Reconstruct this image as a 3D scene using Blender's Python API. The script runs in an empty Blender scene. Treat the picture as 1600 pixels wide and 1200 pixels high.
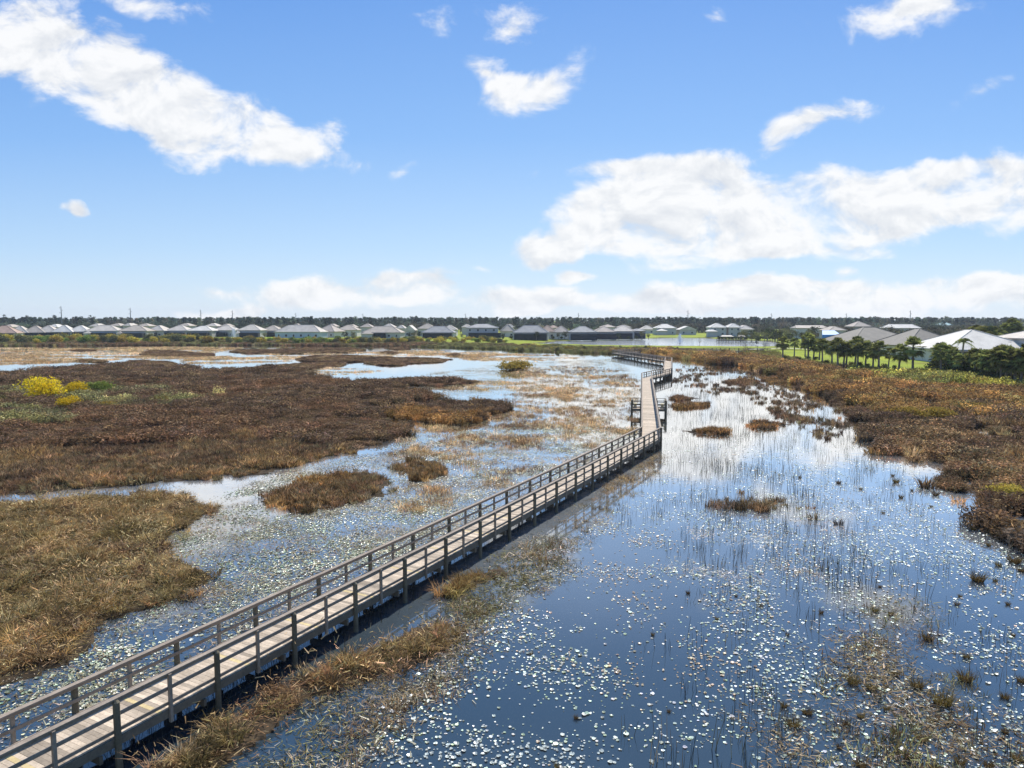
import bpy, math, random
import numpy as np
from mathutils import Vector, Matrix, Euler

R = math.radians
rng = np.random.default_rng(11)
random.seed(11)
S = bpy.context.scene
COL = S.collection

# ------------------------------------------------------------------ camera frame
CAM_H, FPX, HOR = 12.0, 1110.0, 500.0
PITCH = math.atan((600 - HOR) / FPX)

def at(px, py, z=0.0):
    """ground point (at height z) that lies under a spot of the 1600x1200 survey photograph"""
    x = (px - 800) / FPX; y = -(py - 600) / FPX
    dy = math.cos(PITCH) + y * math.sin(PITCH); dz = -math.sin(PITCH) + y * math.cos(PITCH)
    t = (z - CAM_H) / dz
    return np.array([x * t, dy * t])

def at_y(px, Y):
    """x of a photo column at distance Y (on the horizon line)"""
    return (px - 800) / FPX * Y / math.cos(PITCH)

def hz(py, Y):
    """height of a photo row at distance Y"""
    y = -(py - 600) / FPX
    dy = math.cos(PITCH) + y * math.sin(PITCH); dz = -math.sin(PITCH) + y * math.cos(PITCH)
    return CAM_H + dz / dy * Y

def wpoly(pts, z=0.15):
    return np.array([at(p[0], p[1], z) for p in pts])

# ------------------------------------------------------------------ numpy helpers
LAT = rng.random((256, 256))
def vnoise(x, y):
    xi = np.floor(x).astype(int); yi = np.floor(y).astype(int)
    fx = x - xi; fy = y - yi
    fx = fx * fx * (3 - 2 * fx); fy = fy * fy * (3 - 2 * fy)
    a = LAT[xi % 256, yi % 256]; b = LAT[(xi + 1) % 256, yi % 256]
    c = LAT[xi % 256, (yi + 1) % 256]; d = LAT[(xi + 1) % 256, (yi + 1) % 256]
    return (a * (1 - fx) + b * fx) * (1 - fy) + (c * (1 - fx) + d * fx) * fy
def fbm(x, y, s, o=3):
    r = 0; a = .5; t = 0
    for i in range(o):
        r = r + a * vnoise(x / s + 17.3 * i, y / s + 9.1 * i); t += a; a *= .5; s *= .5
    return r / t
def inside(P, poly):
    x, y = P[:, 0], P[:, 1]
    res = np.zeros(len(P), bool)
    lo, hi = poly.min(0), poly.max(0)
    k = np.where((x >= lo[0]) & (x <= hi[0]) & (y >= lo[1]) & (y <= hi[1]))[0]
    if len(k) == 0: return res
    xs, ys = x[k], y[k]; r = np.zeros(len(k), bool)
    n = len(poly)
    for i in range(n):
        x1, y1 = poly[i]; x2, y2 = poly[(i + 1) % n]
        if y1 == y2: continue
        c = ((y1 > ys) != (y2 > ys)) & (xs < (x2 - x1) * (ys - y1) / (y2 - y1) + x1)
        r ^= c
    res[k] = r
    return res
def seg_dist(P, poly, closed=True):
    d = np.full(len(P), 1e9)
    n = len(poly)
    for i in range(n if closed else n - 1):
        a = poly[i]; u = poly[(i + 1) % n] - a
        L = max(float(u @ u), 1e-9)
        t = np.clip(((P - a) @ u) / L, 0, 1)
        d = np.minimum(d, np.hypot(P[:, 0] - a[0] - t * u[0], P[:, 1] - a[1] - t * u[1]))
    return d

# ------------------------------------------------------------------ materials
MATS = {}
def nt(mat):
    mat.use_nodes = True
    t = mat.node_tree
    for n in list(t.nodes): t.nodes.remove(n)
    return t
def N(t, typ, **kw):
    n = t.nodes.new(typ)
    ins = kw.pop('ins', {})
    for k, v in kw.items(): setattr(n, k, v)
    for k, v in ins.items():
        if isinstance(v, bpy.types.NodeSocket): t.links.new(v, n.inputs[k])
        else: n.inputs[k].default_value = v
    return n
def ramp(t, fac, stops):
    r = N(t, 'ShaderNodeValToRGB', ins={'Fac': fac})
    e = r.color_ramp.elements
    while len(e) > 1: e.remove(e[-1])
    e[0].position = stops[0][0]; e[0].color = (*stops[0][1], 1)
    for p, c in stops[1:]:
        q = e.new(p); q.color = (*c, 1)
    return r.outputs['Color']
def mixc(t, fac, a, b, mode='MIX'):
    m = N(t, 'ShaderNodeMix', data_type='RGBA', blend_type=mode)
    for s, v in ((m.inputs[0], fac), (m.inputs[6], a), (m.inputs[7], b)):
        if isinstance(v, bpy.types.NodeSocket): t.links.new(v, s)
        elif isinstance(v, (tuple, list)): s.default_value = (*v[:3], 1)
        else: s.default_value = v
    return m.outputs[2]
def out(t, sh):
    o = N(t, 'ShaderNodeOutputMaterial'); t.links.new(sh, o.inputs['Surface'])

def plain(name, col, rough=.8, var=.25, scale=3.0, bump=0.0, bscale=20., metallic=0., obj_coords=True, spec=.5):
    """solid colour broken by two scales of noise"""
    m = bpy.data.materials.new(name); t = nt(m)
    co = N(t, 'ShaderNodeTexCoord').outputs['Object'] if obj_coords else N(t, 'ShaderNodeNewGeometry').outputs['Position']
    n1 = N(t, 'ShaderNodeTexNoise', ins={'Vector': co, 'Scale': scale, 'Detail': 5., 'Roughness': .6})
    lo = tuple(c * (1 - var) for c in col); hi = tuple(min(1, c * (1 + var)) for c in col)
    c = ramp(t, n1.outputs['Fac'], [(.3, lo), (.7, hi)])
    p = N(t, 'ShaderNodeBsdfPrincipled', ins={'Base Color': c, 'Roughness': rough, 'Metallic': metallic, 'Specular IOR Level': spec})
    if bump:
        n2 = N(t, 'ShaderNodeTexNoise', ins={'Vector': co, 'Scale': bscale, 'Detail': 4.})
        b = N(t, 'ShaderNodeBump', ins={'Strength': bump, 'Distance': .05, 'Height': n2.outputs['Fac']})
        t.links.new(b.outputs['Normal'], p.inputs['Normal'])
    out(t, p.outputs[0]); MATS[name] = m
    return m

def leafy(name, col=None, trans=.35, gloss=0.0, instanced=True, var=.45):
    """blades and leaves: colour per instance (tint) and per blade (shade), some light through them"""
    m = bpy.data.materials.new(name); t = nt(m)
    sh = N(t, 'ShaderNodeAttribute', attribute_name='shade')
    if instanced:
        base = N(t, 'ShaderNodeAttribute', attribute_name='tint', attribute_type='INSTANCER').outputs['Color']
    else:
        rnd = N(t, 'ShaderNodeObjectInfo').outputs['Random']
        h = N(t, 'ShaderNodeHueSaturation', ins={'Color': (*col, 1)})
        mr = N(t, 'ShaderNodeMapRange', ins={0: rnd, 1: 0., 2: 1., 3: .7, 4: 1.25})
        t.links.new(mr.outputs[0], h.inputs['Value'])
        mr2 = N(t, 'ShaderNodeMapRange', ins={0: rnd, 1: 0., 2: 1., 3: .485, 4: .515})
        t.links.new(mr2.outputs[0], h.inputs['Hue'])
        base = h.outputs[0]
    k = N(t, 'ShaderNodeMapRange', ins={0: sh.outputs['Fac'], 1: 0., 2: 1., 3: 1 - var, 4: 1 + var})
    c = mixc(t, 1.0, base, k.outputs[0], 'MULTIPLY')
    d = N(t, 'ShaderNodeBsdfDiffuse', ins={'Color': c})
    tr = N(t, 'ShaderNodeBsdfTranslucent', ins={'Color': c})
    mx = N(t, 'ShaderNodeMixShader', ins={0: trans, 1: d.outputs[0], 2: tr.outputs[0]})
    s = mx.outputs[0]
    if gloss:
        g = N(t, 'ShaderNodeBsdfGlossy', ins={'Color': (1, 1, 1, 1), 'Roughness': .35})
        s = N(t, 'ShaderNodeMixShader', ins={0: gloss, 1: s, 2: g.outputs[0]}).outputs[0]
    out(t, s); MATS[name] = m
    return m

M_BLADE = leafy('marsh_blade', trans=.35, var=.62)
M_PAD = leafy('lily_pad', trans=.1, gloss=.07, var=.35)
M_TREE = leafy('far_leaf', trans=.2)
M_YEL = leafy('yellow_leaf', (.80, .60, .03), .4, instanced=False)
M_GRN = leafy('green_leaf', (.22, .28, .06), .35, instanced=False)
M_YGR = leafy('yellow_green_leaf', (.48, .36, .07), .35, instanced=False)
M_OLV = leafy('olive_leaf', (.19, .18, .07), .3, instanced=False)
M_PALM = leafy('palm_frond', (.23, .24, .07), .4, instanced=False, var=.75)
M_PINE = leafy('pine_needle', (.045, .06, .035), .15, instanced=False)
M_TUS = leafy('tussock_blade', (.16, .11, .04), .35, instanced=False)
M_HEDGE = leafy('hedge_leaf', (.05, .065, .02), .25, instanced=False)
M_BARK = plain('bark', (.17, .14, .11), .95, .35, 4)
M_PALMBARK = plain('palm_bark', (.22, .18, .14), .95, .4, 6)
M_STEM = plain('stem', (.10, .075, .05), .95, .3, 8)
M_SPRAY = plain('spray', (.9, .92, .95), .5, .03, 3)
M_CONC = plain('concrete_pole', (.22, .21, .2), .9, .12, .5)
M_TARP = plain('blue_tarp', (.02, .22, .62), .5, .12, .5)
M_WALLS = {'white': plain('wall_white', (.50, .475, .43), .85, .06, .4), 'cream': plain('wall_cream', (.62, .58, .50), .85, .06, .4),
           'grey': plain('wall_grey', (.40, .37, .33), .85, .06, .4), 'blue': plain('wall_pale_blue', (.46, .53, .56), .85, .06, .4)}
M_GLASS = plain('window_glass', (.03, .04, .05), .15, .2, .5)
M_SCREEN = plain('lanai_screen', (.022, .024, .026), .9, .3, .3)
M_TRIM = plain('trim_white', (.72, .72, .70), .7, .05, 1)
M_BRONZE = plain('bronze_frame', (.035, .03, .028), .6, .2, 1)
M_PATH = plain('pale_path', (.5, .46, .38), .95, .12, .5)

def roof_mat(name, col):
    m = bpy.data.materials.new(name); t = nt(m)
    co = N(t, 'ShaderNodeTexCoord').outputs['Object']
    n1 = N(t, 'ShaderNodeTexNoise', ins={'Vector': co, 'Scale': .35, 'Detail': 4.})
    n2 = N(t, 'ShaderNodeTexNoise', ins={'Vector': co, 'Scale': 3.5, 'Detail': 3.})
    c = ramp(t, n1.outputs['Fac'], [(.3, tuple(x * .84 for x in col)), (.7, tuple(x * 1.12 for x in col))])
    c = mixc(t, .25, c, ramp(t, n2.outputs['Fac'], [(.35, (.3, .3, .3)), (.65, (1, 1, 1))]), 'MULTIPLY')
    sep = N(t, 'ShaderNodeSeparateXYZ', ins={0: co})
    w = N(t, 'ShaderNodeMath', operation='SINE', ins={0: N(t, 'ShaderNodeMath', operation='MULTIPLY', ins={0: sep.outputs['Z'], 1: 38.}).outputs[0]})
    b = N(t, 'ShaderNodeBump', ins={'Strength': .5, 'Distance': .06, 'Height': w.outputs[0]})
    p = N(t, 'ShaderNodeBsdfPrincipled', ins={'Base Color': c, 'Roughness': .75, 'Normal': b.outputs[0]})
    out(t, p.outputs[0]); return m
M_ROOF = {'tan': roof_mat('roof_tan', (.46, .38, .29)), 'pale': roof_mat('roof_pale', (.58, .50, .40)), 'brown': roof_mat('roof_brown', (.215, .185, .14)),
          'terracotta': roof_mat('roof_terracotta', (.45, .30, .21)), 'white': roof_mat('roof_white', (.70, .635, .53)), 'grey': roof_mat('roof_grey', (.30, .29, .27)),
          'mint': roof_mat('roof_mint', (.5, .66, .6)), 'rose': roof_mat('roof_rose', (.44, .36, .28))}

def wood(name, col, var=.3, rough=.8, stretch=(1, 1, 1)):
    m = bpy.data.materials.new(name); t = nt(m)
    sh = N(t, 'ShaderNodeAttribute', attribute_name='shade')
    co = N(t, 'ShaderNodeTexCoord').outputs['Object']
    n1 = N(t, 'ShaderNodeTexNoise', ins={'Vector': co, 'Scale': 2.2, 'Detail': 6., 'Roughness': .65})
    n2 = N(t, 'ShaderNodeTexNoise', ins={'Vector': co, 'Scale': 14., 'Detail': 3.})
    k = N(t, 'ShaderNodeMapRange', ins={0: sh.outputs['Fac'], 1: 0., 2: 1., 3: 1 - var, 4: 1 + var})
    c = ramp(t, n1.outputs['Fac'], [(.3, tuple(x * .8 for x in col)), (.7, tuple(min(1, x * 1.15) for x in col))])
    c = mixc(t, 1., c, k.outputs[0], 'MULTIPLY')
    c = mixc(t, .35, c, ramp(t, n2.outputs['Fac'], [(.4, (.55, .55, .55)), (.6, (1, 1, 1))]), 'MULTIPLY')
    b = N(t, 'ShaderNodeBump', ins={'Strength': .4, 'Distance': .01, 'Height': n2.outputs['Fac']})
    p = N(t, 'ShaderNodeBsdfPrincipled', ins={'Base Color': c, 'Roughness': rough, 'Normal': b.outputs[0], 'Specular IOR Level': .35})
    out(t, p.outputs[0]); return m
M_DECK = wood('weathered_deck', (.50, .40, .29), .42)
M_RAIL = wood('weathered_rail', (.31, .245, .18), .2)
M_POST = wood('post_timber', (.15, .125, .08), .25)
M_BEAM = wood('beam_timber', (.18, .145, .10), .2)
M_YBOARD = wood('yellow_board', (.62, .48, .24), .08)
M_BENCH = wood('bench_timber', (.58, .50, .30), .1)

# ------------------------------------------------------------------ object helpers
def tag(o, label=None, cat=None, group=None, kind=None):
    if label: o['label'] = label
    if cat: o['category'] = cat
    if group: o['group'] = group
    if kind: o['kind'] = kind
    return o
def empty(name, loc, rz=0.):
    o = bpy.data.objects.new(name, None); o.location = loc; o.rotation_euler = (0, 0, rz); o.empty_display_size = .5
    COL.objects.link(o); return o

class MB:
    """collects faces into one mesh, with a random value per piece"""
    def __init__(s): s.v = []; s.f = []; s.sh = []
    def poly(s, pts, shade=None):
        i = len(s.v); s.v += [tuple(map(float, p)) for p in pts]
        s.f.append(tuple(range(i, i + len(pts)))); s.sh.append(random.random() if shade is None else shade)
    def mesh(s, pts, faces, shade=None):
        i = len(s.v); s.v += [tuple(map(float, p)) for p in pts]
        q = random.random() if shade is None else shade
        for f in faces: s.f.append(tuple(k + i for k in f)); s.sh.append(q)
    def box(s, c, d, ux=(1, 0, 0), uz=(0, 0, 1), shade=None, ch=0.0):
        ux = Vector(ux).normalized(); uz = Vector(uz).normalized(); uy = uz.cross(ux)
        c = Vector(c); hx, hy, hzz = d[0] / 2, d[1] / 2, d[2] / 2
        P = [c + ux * (sx * hx) + uy * (sy * hy) + uz * (sz * hzz) for sz in (-1, 1) for sy in (-1, 1) for sx in (-1, 1)]
        s.mesh(P, [(0, 2, 3, 1), (4, 5, 7, 6), (0, 1, 5, 4), (2, 6, 7, 3), (0, 4, 6, 2), (1, 3, 7, 5)], shade)
    def beam(s, a, b, w, h, shade=None, up=(0, 0, 1)):
        a, b = Vector(a), Vector(b); d = b - a
        s.box((a + b) / 2, (d.length, w, h), d, Vector(up) - d.normalized() * Vector(up).dot(d.normalized()), shade)
    def tube(s, pts, rad, n=7, cap=True, shade=None):
        pts = [Vector(p) for p in pts]; V = []; F = []
        for i, p in enumerate(pts):
            d = (pts[min(i + 1, len(pts) - 1)] - pts[max(i - 1, 0)]).normalized()
            a = d.orthogonal().normalized(); b = d.cross(a)
            r = rad[i] if hasattr(rad, '__len__') else rad
            for k in range(n):
                t = 2 * math.pi * k / n
                V.append(p + (a * math.cos(t) + b * math.sin(t)) * r)
        for i in range(len(pts) - 1):
            for k in range(n):
                F.append((i * n + k, i * n + (k + 1) % n, (i + 1) * n + (k + 1) % n, (i + 1) * n + k))
        if cap:
            F.append(tuple(range((len(pts) - 1) * n, len(pts) * n))); F.append(tuple(reversed(range(n))))
        s.mesh(V, F, shade)
    def data(s, name, mat, smooth=False):
        me = bpy.data.meshes.new(name); me.from_pydata(s.v, [], s.f)
        a = me.attributes.new('shade', 'FLOAT', 'FACE'); a.data.foreach_set('value', np.array(s.sh, np.float32))
        if mat: me.materials.append(mat)
        if smooth: me.polygons.foreach_set('use_smooth', [True] * len(me.polygons))
        me.update(); return me
    def build(s, name, mat, parent=None, loc=None, smooth=False):
        o = bpy.data.objects.new(name, s.data(name, mat, smooth)); COL.objects.link(o)
        if parent: o.parent = parent
        if loc is not None: o.location = loc
        return o
def put(name, me, parent=None, loc=(0, 0, 0)):
    o = bpy.data.objects.new(name, me); COL.objects.link(o)
    if parent: o.parent = parent
    o.location = loc
    return o
KIDS = {}
def copy_tree(o, parent=None):
    c = o.copy(); COL.objects.link(c)
    if parent: c.parent = parent
    for ch in [k for k in bpy.data.objects if k.parent == o] if o.name not in KIDS else KIDS[o.name]:
        copy_tree(ch, c)
    return c
def freeze_kids(o):
    KIDS[o.name] = list(o.children)
    for k in KIDS[o.name]: freeze_kids(k)

# ------------------------------------------------------------------ plant meshes
def tuft(n, h, r0, w, droop=.5, lean=.5, hv=.4, flat=0.):
    mb = MB()
    for i in range(n):
        a = random.uniform(0, 2 * math.pi); rr = r0 * math.sqrt(random.random())
        b = Vector((math.cos(a) * rr, math.sin(a) * rr, -.05))
        a2 = a + random.uniform(-1.2, 1.2); L = h * random.uniform(1 - hv, 1 + hv)
        d = Vector((math.cos(a2), math.sin(a2), 0)); ln = lean * random.uniform(.2, 1.3)
        side = Vector((-d.y, d.x, 0)); ta = random.uniform(0, math.pi); side = (side * math.cos(ta) + d * math.sin(ta)) * (w * .5)
        p1 = b + d * (L * .35 * ln) + Vector((0, 0, L * .55))
        dr = droop * random.random()
        p2 = b + d * (L * (.8 * ln + .25 * dr)) + Vector((0, 0, L * (1 - .55 * dr)))
        q = random.random()
        mb.poly([b - side, b + side, p1 + side * .8, p1 - side * .8], q)
        mb.poly([p1 - side * .8, p1 + side * .8, p2], q)
    return mb
def brush(n, h, r, w, leaf=.06):
    """twiggy low shrub: upright twigs, with small dead leaves through its volume"""
    mb = MB()
    for i in range(n):
        a = random.uniform(0, 2 * math.pi); rr = r * math.sqrt(random.random())
        b = Vector((math.cos(a) * rr, math.sin(a) * rr, -.05)); L = h * random.uniform(.5, 1.2)
        d = Vector((random.uniform(-.35, .35), random.uniform(-.35, .35), 1)) * L
        t = random.uniform(0, math.pi); s = Vector((math.cos(t), math.sin(t), 0)) * (w / 2)
        q = random.random(); e = b + d
        mb.poly([b - s, b + s, e], q)
        for k in range(3):
            c = b + d * random.uniform(.35, 1.05) + Vector((random.uniform(-.1, .1), random.uniform(-.1, .1), 0))
            u = Vector((random.gauss(0, 1), random.gauss(0, 1), random.gauss(0, .7))).normalized() * leaf * random.uniform(.6, 1.5)
            v = u.orthogonal().normalized() * leaf * .5
            mb.poly([c - u, c + v, c + u, c - v])
    return mb
def stems(n, h, r, w):
    mb = MB()
    for i in range(n):
        b = Vector((random.gauss(0, r), random.gauss(0, r), -.05)); L = h * random.uniform(.45, 1.25)
        e = b + Vector((random.gauss(0, .09), random.gauss(0, .09), 1)) * L
        q = random.random()
        for t in (0.3, 1.87):
            s = Vector((math.cos(t), math.sin(t), 0)) * (w / 2)
            mb.poly([b - s, b + s, e + s * .5, e - s * .5], q)
    return mb
def pads(n, spread, r):
    mb = MB()
    for i in range(n):
        c = Vector((random.uniform(-spread, spread), random.uniform(-spread, spread), 0)) if n > 1 else Vector((0, 0, 0))
        rr = r * random.uniform(.6, 1.25); a0 = random.uniform(0, 6.28)
        tilt = Vector((random.gauss(0, .07), random.gauss(0, .07), 0))
        K = 12; P = [c + Vector((0, 0, .004))]
        for k in range(K + 1):
            a = a0 + (2 * math.pi - .35) * k / K
            p = Vector((math.cos(a), math.sin(a), 0)) * rr * (1 + .04 * math.sin(3 * a + i))
            p.z = .012 + p.dot(tilt) + .02 * random.random() * rr / r
            P.append(c + p)
        mb.mesh(P, [(0, k + 1, k + 2) for k in range(K)])
    return mb
def litter(n, spread, L, w):
    """floating dead stalks and leaves"""
    mb = MB()
    for i in range(n):
        c = Vector((random.gauss(0, spread), random.gauss(0, spread), .012 + random.random() * .04))
        a = random.uniform(0, 6.28); l = L * random.uniform(.3, 1.2)
        d = Vector((math.cos(a), math.sin(a), random.uniform(-.05, .3))) * l / 2; s = Vector((-d.y, d.x, 0)).normalized() * w * random.uniform(.5, 1.5)
        mb.poly([c - d - s, c - d + s, c + d + s * .4, c + d - s * .4])
    return mb
def leaves(mb, c, rad, n, size, flat=.75, shell=.55):
    """leaf faces through an uneven ball"""
    c = Vector(c)
    for i in range(n):
        u = Vector((random.gauss(0, 1), random.gauss(0, 1), random.gauss(0, 1))).normalized()
        rr = (shell + (1 - shell) * random.random()) if random.random() < .7 else random.random()
        p = c + Vector((u.x * rad[0], u.y * rad[1], u.z * rad[2])) * rr * random.uniform(.8, 1.15)
        nrm = (u + Vector((random.gauss(0, .7), random.gauss(0, .7), random.gauss(0, .7) + .3))).normalized()
        a = nrm.orthogonal().normalized(); a.rotate(Matrix.Rotation(random.uniform(0, 6.28), 3, nrm)); b = nrm.cross(a)
        s = size * random.uniform(.6, 1.4)
        mb.poly([p - a * s, p - b * s * .5, p + a * s, p + b * s * .5])

def shrub_meshes(name, h, w, n, size, mat, lumps=9):
    f = MB()
    for i in range(lumps):
        a = random.uniform(0, 6.28); rr = random.uniform(0, .75) * w / 2
        z = h * random.uniform(.18, .78); r = random.uniform(.22, .36) * w
        leaves(f, (math.cos(a) * rr, math.sin(a) * rr, z), (r, r, min(r * .8, h * .32)), n // lumps, size)
    leaves(f, (0, 0, h * .4), (w * .42, w * .42, h * .42), n // 5, size)
    s = MB()
    for i in range(9):
        a = random.uniform(0, 6.28)
        e = Vector((math.cos(a) * w * .3, math.sin(a) * w * .3, h * random.uniform(.5, .85)))
        s.tube([(math.cos(a) * .05 * w, math.sin(a) * .05 * w, -.2), e * .5 + Vector((0, 0, h * .08)), e], [w * .012, w * .008, w * .003], 5)
    return f.data(name + '_foliage', mat), s.data(name + '_stems', M_STEM)

def feather(u, v, t): return u * (1 - t) + v * t
def fan_palm_crown(top, nfr, R0, mat_name):
    mb = MB(); top = Vector(top)
    for i in range(nfr):
        a = i * 2.399 + random.uniform(-.2, .2); e = R(random.uniform(-50, 85))
        d = Vector((math.cos(a) * math.cos(e), math.sin(a) * math.cos(e), math.sin(e)))
        side = Vector((-math.sin(a), math.cos(a), 0)); upv = side.cross(d) * -1
        if upv.z < 0: upv = -upv
        pl = R0 * random.uniform(.45, .62); hub = top + d * pl - Vector((0, 0, .06 * R0))
        sh = random.random()
        mb.poly([top - side * .03, top + side * .03, hub + side * .02, hub - side * .02], sh)
        for k in range(13):
            t = (k / 12 - .5) * 2.9
            q = (d * math.cos(t) + side * math.sin(t)).normalized()
            L = R0 * .60 * (1 - .25 * abs(t) / 1.5) * random.uniform(.85, 1.1)
            tip = hub + q * L - Vector((0, 0, L * random.uniform(.12, .45) * (1 - .3 * d.z)))
            m = hub + q * L * .55
            w = upv.cross(q).normalized() * .06 * R0
            mb.poly([hub, m - w, tip, m + w], min(1, max(0, sh + random.uniform(-.15, .15))))
    return mb
def palm_meshes(name, h, R0, nfr=26):
    bx, by = random.uniform(-.25, .25), random.uniform(-.25, .25)
    t = MB(); P = [(0, 0, -.3), (bx * .3, by * .3, h * .35), (bx * .8, by * .8, h * .75), (bx, by, h)]
    t.tube(P, [.26, .19, .19, .17], 9)
    for i in range(22):      # old leaf bases on the upper trunk
        z = h * random.uniform(.55, 1.0); a = random.uniform(0, 6.28); k = z / h
        t.box((bx * k + math.cos(a) * .2, by * k + math.sin(a) * .2, z), (.05, .1, .35), (math.cos(a), math.sin(a), .5), (-.5 * math.cos(a), -.5 * math.sin(a), 1))
    c = fan_palm_crown((bx, by, h), nfr, R0, '')
    return t.data(name + '_trunk', M_PALMBARK), c.data(name + '_crown', M_PALM)
def feather_palm_meshes(name, h, R0):
    t = MB(); t.tube([(0, 0, -.3), (.1, 0, h * .5), (0, .1, h)], [.22, .17, .14], 9)
    c = MB(); top = Vector((0, .1, h))
    for i in range(15):
        a = i * 2.399; e = R(random.uniform(0, 75)); d = Vector((math.cos(a) * math.cos(e), math.sin(a) * math.cos(e), math.sin(e)))
        side = Vector((-math.sin(a), math.cos(a), 0)); prev = top; sh = random.random()
        for k in range(1, 11):
            s = k / 10; p = top + d * R0 * s + Vector((0, 0, -R0 * .75 * s * s))
            c.poly([prev - side * .03, prev + side * .03, p + side * .02, p - side * .02], sh)
            for sg in (-1, 1):
                L = R0 * .34 * math.sin(math.pi * min(1, s * .8 + .15)); q = (side * sg + d * .5).normalized()
                tip = p + q * L - Vector((0, 0, L * .5)); w = d * .05 * R0
                c.poly([p - w, p + w, tip], min(1, max(0, sh + random.uniform(-.15, .15))))
            prev = p
    return t.data(name + '_trunk', M_PALMBARK), c.data(name + '_crown', M_PALM)
def pine_meshes(name, h, mat, n=420, big=1.):
    t = MB(); bx = random.uniform(-.5, .5)
    t.tube([(0, 0, -.4), (bx * .5, 0, h * .5), (bx, .2, h * .97)], [.28, .2, .06], 7)
    c = MB()
    for i in range(13):
        z = h * random.uniform(.52, 1.0); a = random.uniform(0, 6.28); r = (1.15 - z / h) * h * .22 + .6
        p = Vector((bx * z / h + math.cos(a) * r * random.uniform(.3, 1), math.sin(a) * r * random.uniform(.3, 1), z))
        q = random.uniform(.8, 1.5) * h / 14
        leaves(c, p, (q * 1.4, q * 1.4, q * .6), n // 13, .32 * h / 14 * big)
        t.tube([(bx * z / h, 0, z - .7), p], [.06, .02], 5)
    return t.data(name + '_trunk', M_BARK), c.data(name + '_crown', mat)
def oak_meshes(name, h, w, mat, n=520, big=1.):
    t = MB(); t.tube([(0, 0, -.4), (.1, .1, h * .3), (.1, 0, h * .6)], [.3, .24, .12], 7)
    c = MB()
    for i in range(14):
        a = random.uniform(0, 6.28); rr = math.sqrt(random.random()) * w * .36; z = h * random.uniform(.42, .88)
        q = random.uniform(.15, .27) * w
        p = Vector((math.cos(a) * rr, math.sin(a) * rr, z))
        leaves(c, p, (q, q, q * .7), n // 14, .3 * big * h / 9)
        t.tube([(.1, .1, h * .35), p], [.1, .03], 5)
    return t.data(name + '_trunk', M_BARK), c.data(name + '_crown', mat)

# ------------------------------------------------------------------ scattering (one "stuff" object per patch)
PROTO = {}
BRIGHT = 1.45
def proto(key, meshes):
    c = bpy.data.collections.new('source_' + key)
    for i, me in enumerate(meshes):
        o = bpy.data.objects.new(f'source_{key}_{i:02d}', me); c.objects.link(o)
    PROTO[key] = (c, len(meshes))
def gn_group(key):
    g = bpy.data.node_groups.new('spread_' + key, 'GeometryNodeTree')
    g.interface.new_socket('Geometry', in_out='INPUT', socket_type='NodeSocketGeometry')
    g.interface.new_socket('Geometry', in_out='OUTPUT', socket_type='NodeSocketGeometry')
    n = g.nodes; l = g.links
    gi = n.new('NodeGroupInput'); go = n.new('NodeGroupOutput')
    ci = n.new('GeometryNodeCollectionInfo'); ci.inputs['Collection'].default_value = PROTO[key][0]
    ci.inputs['Separate Children'].default_value = True; ci.inputs['Reset Children'].default_value = True
    ip = n.new('GeometryNodeInstanceOnPoints'); ip.inputs['Pick Instance'].default_value = True
    def att(nm, ty):
        a = n.new('GeometryNodeInputNamedAttribute'); a.data_type = ty; a.inputs['Name'].default_value = nm
        return a.outputs['Attribute']
    l.new(gi.outputs[0], ip.inputs['Points']); l.new(ci.outputs[0], ip.inputs['Instance'])
    l.new(att('pick', 'INT'), ip.inputs['Instance Index'])
    l.new(att('turn', 'FLOAT_VECTOR'), ip.inputs['Rotation']); l.new(att('size', 'FLOAT_VECTOR'), ip.inputs['Scale'])
    l.new(ip.outputs[0], go.inputs[0])
    return g
GNG = {}
def spread(name, key, P, size, tints, label, cat, kind='stuff', tilt=.12, parent=None, tint_noise=6.):
    """P Nx3 positions, size N or Nx3, tints list of colours (patchy choice)"""
    n = len(P)
    if n == 0: return None
    me = bpy.data.meshes.new(name); me.vertices.add(n)
    me.vertices.foreach_set('co', np.ascontiguousarray(P, np.float32).ravel())
    sz = np.asarray(size, float)
    if sz.ndim == 1: sz = np.repeat(sz[:, None], 3, 1)
    rot = np.c_[rng.normal(0, tilt, n), rng.normal(0, tilt, n), rng.uniform(0, 6.283, n)]
    T = np.array(tints); k = len(T)
    f = np.clip(fbm(P[:, 0] + 300, P[:, 1] + 300, tint_noise, 3) * 1.9 - .45 + rng.normal(0, .22, n), 0, .999) * k
    col = T[f.astype(int)] * np.clip(rng.lognormal(0, .45, (n, 1)), .35, 2.3) * BRIGHT * rng.uniform(.92, 1.08, (n, 3))
    for nm, ty, v, fld in (('pick', 'INT', rng.integers(0, PROTO[key][1], n).astype(np.int32), 'value'),
                           ('turn', 'FLOAT_VECTOR', rot, 'vector'), ('size', 'FLOAT_VECTOR', sz, 'vector'),
                           ('tint', 'FLOAT_COLOR', np.c_[col, np.ones(n)], 'color')):
        a = me.attributes.new(nm, ty, 'POINT')
        a.data.foreach_set(fld, np.ascontiguousarray(v, np.int32 if ty == 'INT' else np.float32).ravel())
    o = bpy.data.objects.new(name, me); COL.objects.link(o)
    if key not in GNG: GNG[key] = gn_group(key)
    md = o.modifiers.new('spread', 'NODES'); md.node_group = GNG[key]
    tag(o, label, cat, kind=kind)
    return o

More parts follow.
